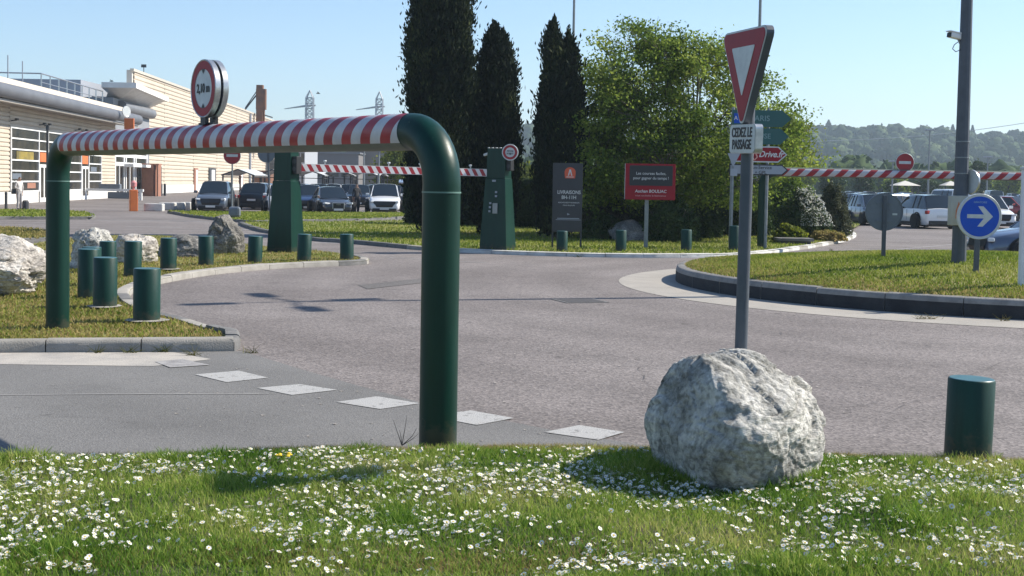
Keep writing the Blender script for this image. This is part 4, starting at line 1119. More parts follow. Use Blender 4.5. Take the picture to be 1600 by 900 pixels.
def no_entry(label, c, r, rz=0, polebase=None):
    s = thing('no_entry_sign', label, 'road sign', polebase or c, rz)
    off = Vector(c) - Vector(polebase or c); off = Vector((0, 0, off.z))
    dish(s, r, .03, M['red'], M['signwhite'])
    b = MB(); b.box((0, -.004, 0), (r * 1.35, .004, r * .32)); b.build('white_bar', M['signwhite'], s)
    for ch in s.children: ch.location = off
    if polebase is not None:
        b = MB(); b.tube([(0, .04, 0), (0, .04, off.z + r * .6)], .035, 12); b.build('post', M['pole_light'], s)
    else:
        b = MB(); b.box((0, .03, -r - .03), (.12, .04, .1)); b.build('bracket', M['black'], s)
    return s
no_entry('round red no entry sign standing on the right height gantry bar', D(1414, 254, hd), .255)
nb = G(362, 341, .1); no_entry('round red no entry sign on a pole before the warehouse wall', D(359, 243, nb.y), .36, 0, nb)
b = MB(); b.box((.02, -.2, .28), (.5, .3, .45), bev=.1)
tag(b.build('bin', M['signback'], None, loc=nb + Vector((.15, -.0, 0))), 'small grey bin at the foot of the no entry sign pole', 'bin')
# sign back left of the left tower
bb = G(423, 343, .1); s = thing('sign_back', 'grey back of a round sign partly hidden by the left barrier tower', 'road sign', bb, PI)
c = D(416, 244, bb.y); dish(s, .36, .03, M['signwhite'], M['signback']); b = MB(); b.disc((0, 0), .35, .012, .02, 40); b.build('back_plate', M['signback'], s)
for ch in s.children: ch.location = (.2, 0, c.z)
b = MB(); b.tube([(0, .05, 0), (.15, .05, c.z + .3)], .035, 10); b.build('post', M['pole'], s)

# ================================================================== BOARDS
tb = G(885, 387, .09); s = thing('delivery_totem', 'tall anthracite totem board reading LIVRAISONS 8H-11H', 'sign board', tb)
sc = F / tb.y; w, h = 46.5 / sc, 107 / sc; zb = (387 - 362) / sc
b = MB(); b.box((0, 0, zb + h / 2), (w, .10, h), bev=.006); b.build('panel', M['totem'], s)
for sg in (-1, 1):
    b = MB(); b.box((sg * (w / 2 - .02), .03, zb / 2 + .05), (.05, .05, zb + .1)); b.build('leg', M['dark'], s)
cz_ = zb + h * .845
b = MB(); n = 24; pts = [(-.135, -.12), (.135, -.12), (.15, 0)] + [(.15 * math.cos(a), .05 + .13 * math.sin(a)) for a in np.linspace(.1, PI - .1, 12)] + [(-.15, 0)]
b.prism(pts, -.056, -.0515, 0, 'y'); o = b.build('emblem', newmat('emblem_orange', (.62, .10, .04), .5), s); o.location = (.06, 0, cz_)
b = MB(); b.prism([(-.06, -.05), (-.03, -.05), (0, .07), (.03, -.05), (.06, -.05), (.02, .12), (-.02, .12)], -.0595, -.057, 0, 'y'); b.box((0, -.058, -.085), (.2, .003, .018)); o = b.build('emblem_mark', M['letter'], s); o.location = (.06, 0, cz_)
text('LIVRAISONS', .135, M['letter'], s, (.04, -.053, zb + h * .575), bold=.015, sx=.88)
text('8H-11H', .135, M['letter'], s, (.04, -.053, zb + h * .50), bold=.015, sx=.92)
text('MARCHANDISES ET FOURNISSEURS', .045, M['letter'], s, (.04, -.053, zb + h * .425), bold=.01, sx=.82)
text('TOUS LES JOURS', .045, M['letter'], s, (.04, -.053, zb + h * .385), bold=.01)
b = MB(); b._add([(-.03, -.053, .0), (.05, -.053, -.04), (-.03, -.053, -.06)], [(0, 1, 2)]); o = b.build('small_triangle', M['signgrey'], s); o.location = (.03, 0, zb + h * .275)
b = MB(); b.box((.03, -.052, zb + h * .195), (.6, .003, .022)); b.box((.03, -.052, zb + h * .175), (.68, .003, .014)); b.build('small_print', M['signgrey'], s)

rbp = G(1009, 388, .09); sc = F / rbp.y; s = thing('advert_board', 'red framed board with black centre on a single grey post under the broad tree', 'sign board', rbp, R(-4))
w, h = 78 / sc, 56 / sc; zc2 = (388 - 284) / sc
b = MB(); b.box((0, .08, (zc2 - h / 2) / 2), (.11, .10, zc2 - h / 2 + .3), bev=.01); b.build('post', M['pole_light'], s)
b = MB(); b.box((.08, 0, zc2), (w, .10, h), bev=.006); b.build('panel', M['redsign'], s)
b = MB(); b.box((.08 - w / 2 - .004, 0, zc2), (.012, .10, h)); b.build('side_edge', M['signwhite'], s)
rect_part('black_screen', w * .86, h * .56, .03, -.054, -.0515, newmat('board_black', (.012, .014, .02), .4), Vector((.10, 0, zc2 + h * .17)), s, (0, 0, 0))
text('Les courses faciles,', .108, M['letter'], s, (.10, -.056, zc2 + h * .23), bold=.004)
text('pour gagner du temps !', .108, M['letter'], s, (.10, -.056, zc2 + h * .10), bold=.004, sx=.96)
text('Auchan BOULIAC', .115, M['letter'], s, (.10, -.053, zc2 - h * .265), bold=.018, shear=.1)
text('vous souhaite la bienvenue', .07, newmat('pink_ink', (.55, .3, .3), .5), s, (.10, -.053, zc2 - h * .385), bold=.008, sx=1.12)

# ================================================================== DIRECTION SIGNPOST
dp = G(1141, 388, .09); sc = F / dp.y
dsn = thing('direction_signpost', 'stack of four arrow-shaped direction boards on a grey post under the broad tree', 'signpost', dp)
b = MB(); b.tube([(0, .06, 0), (0, .06, (388 - 168) / sc)], .045, 12); b.tube([(1.0, .06, 0), (1.0, .06, (388 - 168) / sc)], .045, 12); b.build('post', M['pole_light'], dsn, True)
def arrowb(y0, y1, x0, x1, mat, border=None, bm_=None):
    z0, z1 = (388 - y1) / sc, (388 - y0) / sc; a, c_ = (x0 - 1141) / sc, (x1 - 1141) / sc; m_ = (z0 + z1) / 2; tip = (z1 - z0) * .55
    def poly(k): return [(a + k, z0 + k), (c_ - tip - k * .4, z0 + k), (c_ - k * 1.3, m_), (c_ - tip - k * .4, z1 - k), (a + k, z1 - k)]
    b = MB(); b.prism(poly(0), -.02, .01, 0, 'y'); o = b.build('arrow_board', border or mat, dsn)
    if border:
        b = MB(); b.prism(poly(.035), -.023, -.0205, 0, 'y'); b.build('board_face', mat, o)
    return a, c_, m_, z1 - z0
a, c_, m_, hh = arrowb(172, 198, 1139, 1231, M['signgreen'])
b = MB(); b.box((a + .18, -.024, m_ + .0), (.26, .004, .28)); b.build('road_badge', M['blue'], dsn); text('A10', .16, M['letter'], dsn, (a + .18, -.028, m_), bold=.01)
pale = newmat('faded_lettering', (.16, .27, .28), .5)
text('PARIS', .22, pale, dsn, (.75, -.025, m_), bold=.01)
a, c_, m_, hh = arrowb(200, 225, 1139, 1228, M['signgreen']); text('TOULOUSE', .20, pale, dsn, (.55, -.025, m_), bold=.01)
a, c_, m_, hh = arrowb(228, 253, 1139, 1226, M['redsign'], M['signwhite'])
b = MB()
b.tube([(.57, -.04, m_ + .02), (.60, -.04, m_ + .16), (.64, -.04, m_ + .05), (.69, -.04, m_ - .08), (.62, -.04, m_ - .16), (.56, -.04, m_ - .1), (.58, -.04, m_ + .02)], .022, 6)
b.build('pink_emblem', newmat('emblem_pink', (.75, .33, .28), .5), dsn, True)
text('Drive.fr', .24, M['letter'], dsn, (1.08, -.026, m_ - .0), bold=.02, shear=.3, sx=.92); text('Auchan', .10, M['letter'], dsn, (.22, -.026, m_ + .07), bold=.02, shear=.2)
a, c_, m_, hh = arrowb(256, 273, 1136, 1228, M['signgrey'], M['letterdark'])
text('Station-Service', .13, M['letterdark'], dsn, (.72, -.026, m_ + .06), bold=.01); text('+ GPL', .13, M['letterdark'], dsn, (.80, -.026, m_ - .08), bold=.01)
s = thing('yield_sign', 'small pale inverted triangular sign on a post left of the direction boards', 'road sign', dp + Vector((-.06, -.5, 0)), R(10))
b = MB(); b.prism([(-.17, 2.68), (.0, 2.3), (.2, 2.68)], 0, .02, 0, 'y'); b.build('panel', M['signgrey'], s)
b = MB(); b.box((0, .03, 1.2), (.06, .04, 2.4)); b.build('post', M['pole_light'], s)
b = MB(); b.box((.02, 0, 2.15), (.2, .02, .2)); b.build('plate', M['signgrey'], s)
# flat concrete manhole slab and block at the right end of the planted island
p = G(1240, 381, .09); s = thing('manhole_slab', 'low concrete slab on blocks in the grass before the white flowering shrub', 'manhole', p)
b = MB(); b.box((0, 0, .14), (1.1, .7, .09), bev=.01); b.build('slab', M['kerbold'], s)
b = MB(); b.box((.0, 0, .04), (.95, .55, .10)); b.build('base', M['dark'], s)
# ================================================================== SHOP BUILDING
def ribbed(b, x, y0, y1, z0, z1, per=.27, dep=.07, mi=0):
    """horizontally ribbed sheet cladding in the plane x, facing +x"""
    z = z0; prof = []
    while z < z1:
        prof += [(x, z), (x + dep, min(z1, z + per * .25)), (x + dep, min(z1, z + per * .8)), (x, min(z1, z + per * .95))]; z += per
    vs_ = [(a, y0, c) for a, c in prof] + [(a, y1, c) for a, c in prof]; n = len(prof)
    b._add(vs_, [(i, n + i, n + i + 1, i + 1) for i in range(n - 1)], mi)
shop = thing('shop_building', 'low cream ribbed shop front with glass bays and a grey rounded eave', 'building', (-30.8, 77, 0), R(4.5))
Y0, Y1 = -22, 30.2
b = MB(); b.box((-12.1, (Y0 + Y1) / 2, 3.1), (24, Y1 - Y0, 6.2)); b.build('wall', M['clad'], shop)
b = MB()
wins = [(1.84, 24.9)]
ribbed(b, -.08, Y0, 1.84, .75, 6.1); ribbed(b, -.08, 24.9, 29.9, .75, 6.1); ribbed(b, -.08, 1.84, 24.9, 4.7, 6.1)
b.build('cladding', M['clad'], shop, fix=False)
b = MB(); b.box((.0, -10, .36), (.12, 23.6, .72)); b.box((.0, 4.75, .36), (.12, 5.8, .72)); b.box((0, 14.3, .36), (.12, 8.8, .72)); b.box((0, 25.5, .36), (.12, 9.2, .72)); b.build('plinth', M['plinth'], shop)
b = MB(); b.box((-.03, 13.37, 2.7), (.04, 23.0, 4.0)); w = b.build('window', M['glass'], shop)
b = MB()
for z in (.74, 1.37, 2.04, 2.71, 3.38, 4.05): 
    for a, c in ((1.84, 7.8), (9.9, 18.8), (20.9, 24.9)): b.box((.02, (a + c) / 2, z), (.08, c - a, .09))
for z in (3.38, 4.05, 4.7): b.box((.02, 13.37, z), (.078, 23.0, .08))
for y in (1.9, 7.8, 9.95, 18.7, 20.95, 24.85): b.box((.03, y, 2.7), (.085, .12, 4.0))
b.build('frame', M['frame'], w)
for y in (8.9, 19.8):
    b = MB(); b.box((.04, y, 1.25), (.06, 1.9, 2.5)); d_ = b.build('door', M['frame'], shop)
    b = MB(); b.box((.075, y - .45, 1.3), (.02, .62, 2.0)); b.box((.075, y + .45, 1.3), (.02, .62, 2.0)); b.build('pane', M['glass'], d_)
    b = MB(); b.box((.03, y, 2.98), (.05, 1.7, .62)); b.build('door_sign', M['orange'], shop)
b = MB(); b.box((0.0, 4.9, 3.02), (.03, 3.6, .5)); b.build('poster', newmat('yellow_poster', (.34, .25, .04), .6, 0, (.12, .10, .03), 1.2), shop)
for y, z, m in ((3.2, 1.7, 'signback'), (12, 2.3, 'signback'), (22.6, 2.3, 'signback'), (6.3, 1.1, 'brown')):
    b = MB(); b.box((-.004, y, z), (.01, 1.8, .35)); b.build('poster', M[m], shop)
# small fixings above the windows
b = MB()
for y in (2, 8, 9.2, 17, 19, 24): b.tube([(0, y, 5.1), (.35, y, 5.15)], .04, 6); b.box((.35, y, 5.2), (.16, .3, .12))
b.build('wall_lamp', M['dark'], shop)
# eave: soffit, rounded fascia tube, light gutter strip, roof slab
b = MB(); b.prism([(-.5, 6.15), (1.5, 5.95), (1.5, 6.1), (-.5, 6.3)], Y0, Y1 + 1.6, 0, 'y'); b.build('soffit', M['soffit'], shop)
b = MB(); pr = []
for k in range(25): a = 2 * PI * k / 24; pr.append((1.55 + .38 * math.cos(a), 6.56 + .42 * math.sin(a)))
b.loft([[(x, y, z) for x, z in pr[:-1]] for y in (Y0, Y1 + 1.2)] + [[(1.55 + (x - 1.55) * .6, Y1 + 1.9, 6.62 + (z - 6.62) * .6) for x, z in pr[:-1]]], closed=True); b.build('fascia', newmat('fascia_grey', (.13, .135, .15), .55, 0, (.10, .105, .12), .6), shop, True)
b = MB(); b.box((.95, (Y0 + Y1) / 2, 7.22), (.10, Y1 - Y0, .46), ry=R(-25)); b.build('gutter_strip', M['clad'], shop)
b = MB(); b.prism([(-24, 7.6), (-.4, 7.75), (.75, 7.1), (1.5, 6.9), (-.5, 6.25), (-24, 6.25)], Y0, Y1, 0, 'y'); b.build('roof', M['roofmetal'], shop)
# roof railing and antennas
b = MB()
for k in range(9):
    y = 12 + k * 2.2; b.tube([(-1, y, 7.7), (-1, y, 8.8)], .05, 6)
b.tube([(-1, 12, 8.8), (-1, 29.6, 8.8)], .05, 6); b.tube([(-1, 12, 8.2), (-1, 29.6, 8.2)], .03, 6); b.tube([(-1, 12, 8.8), (-4, 12, 8.8)], .05, 6); b.tube([(-4, 12, 7.7), (-4, 12, 8.8)], .05, 6)
b.build('railing', M['rim'], shop)
for k, px in enumerate((3, 19, 33, 47, 60)):
    b = MB(); y = -1 + k * 3.2; b.tube([(-2.2, y, 7.6), (-2.2, y, 10.0 - k * .1)], .04, 6)
    b.build('roof_mast', M['signgrey'], shop)
# entrance block between the two fronts
ent = thing('entrance_block', 'glazed shop entrance with white framed doors under the big flat canopy', 'building', (-33.3, 108.2, 0), R(4.5))
b = MB(); b.box((-9, 7.5, 4.2), (17, 15, 8.4)); b.build('wall', newmat('grey_wall', (.26, .27, .29), .6, 0, (.22, .23, .25), .5), ent)
b = MB(); b.box((-.47, 7.0, 2.7), (.04, 13.4, 5.0)); w = b.build('window', M['glass'], ent)
b = MB()
for y in (.5, 3.8, 4.6, 7.8, 8.6, 13.4): b.box((-.42, y, 2.7), (.1, .28, 5.2))
for z in (2.85, 3.6, 5.2): b.box((-.41, 7, z), (.095, 13.2, .3))
for y in (2.1, 6.2, 11): b.box((-.43, y, 1.45), (.09, .16, 2.6))
b.build('frame', M['frame'], w)
b = MB(); b.box((.3, 4.2, 2.75), (.8, 3.5, .25)); b.box((.3, 9.6, 2.75), (.8, 3.5, .25)); b.build('door_head', M['frame'], ent)
b = MB(); b.tube([(-.3, 2, 7.8), (-.3, 15, 7.8)], .5, 14); b.build('eave_pipe', M['roofmetal'], ent, True)
# canopy
can = MB()
c0 = D(213, 131, 119); c1 = D(264, 156, 141)
can.prism([(-34.4, 107), (-31.5, 107), (-33.9, 126), (-37.6, 128), (-39.5, 128)], 9.15, 9.6)
can.loft([[(-33.9, 107.5, 9.148), (-31.9, 107.5, 9.148), (-34.2, 125.5, 9.148), (-38.8, 126, 9.148)], [(-36.2, 113, 7.9), (-35.6, 113, 7.9), (-36.2, 124, 7.9), (-38.2, 124, 7.9)]], closed=True)
o = can.build('canopy', M['plinth'], None); tag(o, 'big flat white canopy projecting from the warehouse corner above the entrance', 'canopy')
b = MB(); b.box((-44, 123, 9.0), (9, 12, 3.0)); tag(b.build('roof_unit', newmat('unit_grey', (.3, .32, .36), .6)), 'grey roof plant room behind the roof railing', 'roof unit')
# kiosk items near the entrance
b = MB(); b.box((0, 0, 0), (.75, .2, 1.1), bev=.03); o = b.build('orange_sign', M['orange'], None, loc=D(202, 196, 100)); tag(o, 'orange hanging sign at the end of the rounded eave', 'sign')
s = thing('round_sign', 'round pale sign above the orange hanging sign', 'sign', D(198, 174, 100), R(60)); dish(s, .42, .06, M['signwhite'])
# warehouse
wh = thing('warehouse_building', 'tall long warehouse wall with cream horizontal cladding receding on the left', 'building', (-36.0, 121, 0), R(3.3))
b = MB(); b.box((-15.1, 56, 4.6), (30, 110, 9.2)); b.box((-.28, 55, 5.9), (.5, 110, 11.8)); b.build('wall', newmat('warehouse_side', (.5, .47, .42), .7), wh)
b = MB(); ribbed(b, 0.0, .5, 110, .9, 11.6, .42, .09)
for y in (14, 30, 46, 62, 78, 94): b.box((.05, y, 6.2), (.09, .12, 10.8))
b.build('cladding', M['clad'], wh, fix=False)
b = MB(); b.box((.06, 55, .5), (.2, 110, .9)); b.build('plinth', M['plinth'], wh)
b = MB(); b.box((.02, 55, 11.8), (.35, 110.4, .25));  b.build('parapet', newmat('parapet_trim', (.5, .45, .38), .6), wh)
for y, ww, hh, m in ((31, 2.2, 2.9, 'brown'), (42, 4.6, 3.0, 'dark'), (66, 3.5, 3, 'brown')):
    b = MB(); b.box((.16, y, hh / 2), (.14, ww, hh)); dd = b.build('door', M[m], wh)
    b = MB(); b.box((.24, y + .3, hh / 2), (.03, ww * .5, hh * .85)); b.build('door_leaf', M['frame'], dd)
b = MB(); b.tube([(.25, 74, 0), (.25, 74, 11.5)], .18, 8); b.build('downpipe', M['signgrey'], wh)
b = MB()
for y in (68, 80): b.box((.2, y, 9.4), (.3, 1.1, .35))
b.build('wall_lamp', M['dark'], wh)
b = MB(); b.tube([(-.3, 6, 11.8), (-.3, 6, 12.7)], .04, 5); b.box((-.3, 6, 12.7), (.5, .05, .3)); b.build('antenna', M['dark'], wh)
# terracotta shelter box
kp = G(236, 306.5); s = thing('kiosk', 'terracotta coloured open box kiosk against the warehouse wall', 'kiosk', kp)
b = MB(); b.box((-.3, 1.0, 1.5), (1.1, 2.2, 3.0)); b.box((.48, .4, 2.93), (.5, 1.0, .14)); b.box((.66, .2, 1.43), (.14, 1.0, 2.86)); b.build('shell', M['brown'], s)
b = MB(); b.box((.4, 1.3, 1.4), (.35, .3, 2.7)); b.build('recess', M['dark'], s)
p = G(227, 306); b = MB(); b.lathe([(.32, 0), (.36, 1.1), (.3, 1.2)], 14); tag(b.build('bin', M['dark'], None, True, loc=p), 'dark waste bin left of the terracotta kiosk', 'bin')
for i, px in enumerate((252, 257.5)):
    b = MB(); b.lathe([(.13, 0), (.13, 1.05), (.1, 1.15)], 10); tag(b.build('bollard', M['dark'], None, True, loc=G(px, 306)), ['left', 'right'][i] + ' one of two slim dark bollards right of the terracotta kiosk', 'bollard', 'slim bollards by the kiosk')
# orange barrier terminal
p = G(208.5, 330); s = thing('barrier_terminal', 'orange car park terminal box with a pink lamp on top', 'terminal', p, R(25))
b = MB(); b.box((0, 0, .56), (.40, .42, 1.12), bev=.03); b.build('housing', M['orange'], s)
b = MB(); b.lathe([(.05, 1.1), (.05, 1.25), (.16, 1.3), (.17, 1.5), (.08, 1.6)], 14); b.build('lamp_head', newmat('pink_lamp', (.6, .25, .25), .4), s, True)
# white concrete blocks
for px, py, w in ((241, 330, 1.0), (262, 328, .9), (279, 327.5, .7), (291, 327, .6)):
    p = G(px, py); b = MB(); b.box((0, 0, .2), (w, .5, .42), bev=.06); tag(b.build('concrete_block', M['kerbwhite'], None, loc=p), {241: 'whitewashed concrete block nearest the orange terminal', 262: 'whitewashed concrete block, second from the orange terminal', 279: 'whitewashed concrete block, third from the orange terminal', 291: 'whitewashed concrete block half hidden by the grey car'}[px], 'concrete block', 'whitewashed concrete blocks')
# low white barrier / bench by the entrance
p = G(158, 312); s = thing('bench', 'white rail with dark equipment standing before the glass entrance', 'bench', p)
b = MB(); b.box((.9, 0, .75), (4.6, .25, .18)); b.box((-1.2, 0, .35), (.2, .2, .7)); b.box((3.0, 0, .35), (.2, .2, .7)); b.build('rail', M['frame'], s)
b = MB(); b.box((.6, .3, 1.0), (1.6, .5, .4), bev=.05); b.box((1.6, .2, .35), (2.2, .6, .5), bev=.05); b.build('seat', M['signback'], s)
b = MB(); b.tube([(0, 0, 0), (0, 0, 3.9)], .055, 8); b.box((0, .02, 3.9), (.14, .1, .2), bev=.02); b.box((0, 0, .03), (.22, .22, .05)); tag(b.build('thin_pole', M['dark'], None, loc=G(74, 338)), 'thin dark pole just left of the far gantry post', 'pole')
b = MB(); b.tube([(0, 0, 0), (0, 0, .85)], .07, 10); b.lathe([(.075, .85), (.075, .9), (.04, .94)], 10); tag(b.build('bollard', M['dark'], None, loc=G(9.5, 329)), 'slim dark bollard left of the standing person', 'bollard')
b = MB(); b.lathe([(.16, 0), (.17, .42), (.13, .46), (.12, .5)], 12); tag(b.build('bollard', M['dark'], None, loc=G(40, 328)), 'short dark bollard right of the standing person', 'bollard')

# ================================================================== PEOPLE
def person(label, p, rz, h, joints, cl_top, cl_bot, shoe, extra=None, clothed=1):
    """one skinned body; colours by height zones on the same continuous mesh"""
    me = bpy.data.meshes.new('person'); J = joints; names = list(J); V = [J[n][0] for n in names]
    E = [(names.index(J[n][2]), names.index(n)) for n in names if J[n][2]]
    me.from_pydata([Vector(v) * h / 1.7 for v in V], E, [])
    o = bpy.data.objects.new('person', me); COL.objects.link(o)
    m = o.modifiers.new('skin', 'SKIN'); ss = o.modifiers.new('sub', 'SUBSURF'); ss.levels = 2; ss.render_levels = 2
    for i, n in enumerate(names):
        r = J[n][1]; r = (r, r) if not isinstance(r, tuple) else r
        me.skin_vertices[0].data[i].radius = (r[0] * h / 1.7, r[1] * h / 1.7)
    me.skin_vertices[0].data[0].use_root = True
    dg = bpy.context.evaluated_depsgraph_get(); m2 = bpy.data.meshes.new_from_object(o.evaluated_get(dg))
    bpy.data.objects.remove(o)
    q = bpy.data.objects.new('person', m2); COL.objects.link(q); q.location = p; q.rotation_euler = (0, 0, rz)
    m2.materials.clear()
    for mm in (cl_bot, cl_top, M['skin'], M['hair'], shoe): m2.materials.append(mm)
    for f in m2.polygons:
        c = f.center * 1.7 / h; f.use_smooth = True
        arm = abs(c.x) > .17 and .55 < c.z < 1.45
        if c.z > 1.44: f.material_index = 3 if (c.z > 1.61 or c.y > .02) else 2
        elif arm and c.z < .92: f.material_index = 2
        elif c.z > (.95 if not extra else extra): f.material_index = 1
        elif c.z > .09: f.material_index = 0
        else: f.material_index = 4
    return tag(q, label, 'person')
def pose(arm_l=(-.24, .05, .80), arm_r=(.24, .05, .80), el_l=(-.23, .0, 1.12), el_r=(.23, .0, 1.12), legw=1.0):
    L = legw
    return {'pelvis': ((0, 0, .93), (.15, .11), None), 'waist': ((0, 0, 1.10), (.13, .10), 'pelvis'), 'chest': ((0, 0, 1.30), (.165, .11), 'waist'),
            'neck': ((0, -.0, 1.46), .05, 'chest'), 'head': ((0, -.02, 1.56), (.075, .09), 'neck'), 'crown': ((0, -.01, 1.66), (.065, .08), 'head'),
            'nose': ((0, -.115, 1.56), .014, 'head'),
            'sl': ((-.17, 0, 1.38), .055, 'chest'), 'ell': (el_l, .042, 'sl'), 'wl': (arm_l, .028, 'ell'), 'hl': ((arm_l[0], arm_l[1] - .03, arm_l[2] - .10), (.035, .018), 'wl'),
            'sr': ((.17, 0, 1.38), .055, 'chest'), 'elr': (el_r, .042, 'sr'), 'wr': (arm_r, .028, 'elr'), 'hr': ((arm_r[0], arm_r[1] - .03, arm_r[2] - .10), (.035, .018), 'wr'),
            'hipl': ((-.09, 0, .86), .10 * L, 'pelvis'), 'kl': ((-.10, -.02, .48), .07 * L, 'hipl'), 'al': ((-.10, .02, .09), .045 * L, 'kl'), 'fl': ((-.11, -.14, .035), (.045, .03), 'al'),
            'hipr': ((.09, 0, .86), .10 * L, 'pelvis'), 'kr': ((.10, .0, .48), .07 * L, 'hipr'), 'ar': ((.10, .03, .09), .045 * L, 'kr'), 'fr': ((.11, -.13, .035), (.045, .03), 'ar')}
pale_top = newmat('pale_shirt', (.62, .58, .54), .8, 0, (.5, .47, .45), 6); grey_bot = newmat('grey_trousers', (.40, .38, .37), .85, 0, (.3, .29, .29), 5)
pp = person('person in pale shirt and wide light trousers standing before the shop windows', G(30, 328), R(65), 1.74,
       pose(arm_l=(-.16, -.20, 1.02), el_l=(-.25, .02, 1.12)), pale_top, grey_bot, M['dark'])
b = MB(); b.prism(rounded_poly([(-.13, .12), (-.15, -.14), (.15, -.14), (.13, .12)], .04), -.05, .05, 0, 'y'); b.tube([(-.12, 0, .1), (-.05, 0, .45), (.0, 0, .6)], .012, 6); b.tube([(.12, 0, .1), (.05, 0, .45), (0, 0, .6)], .012, 6)
bag = b.build('shoulder_bag', M['dark'], None); bag.location = G(30, 328) + Vector((-.22, -.05, .95)); bag.rotation_euler = (0, 0, R(40)); tag(bag, 'dark shoulder bag hanging at the side of the person before the windows', 'bag')
dress = newmat('dark_dress', (.012, .014, .022), .8)
b = G(557, 333)
pp2 = person('person in a long dark dress standing left of the white car with black grille', b, R(30), 1.66, pose(legw=1.5, arm_r=(.20, -.22, 1.05)), newmat('dark_top', (.03, .028, .03), .8), dress, M['brown'])

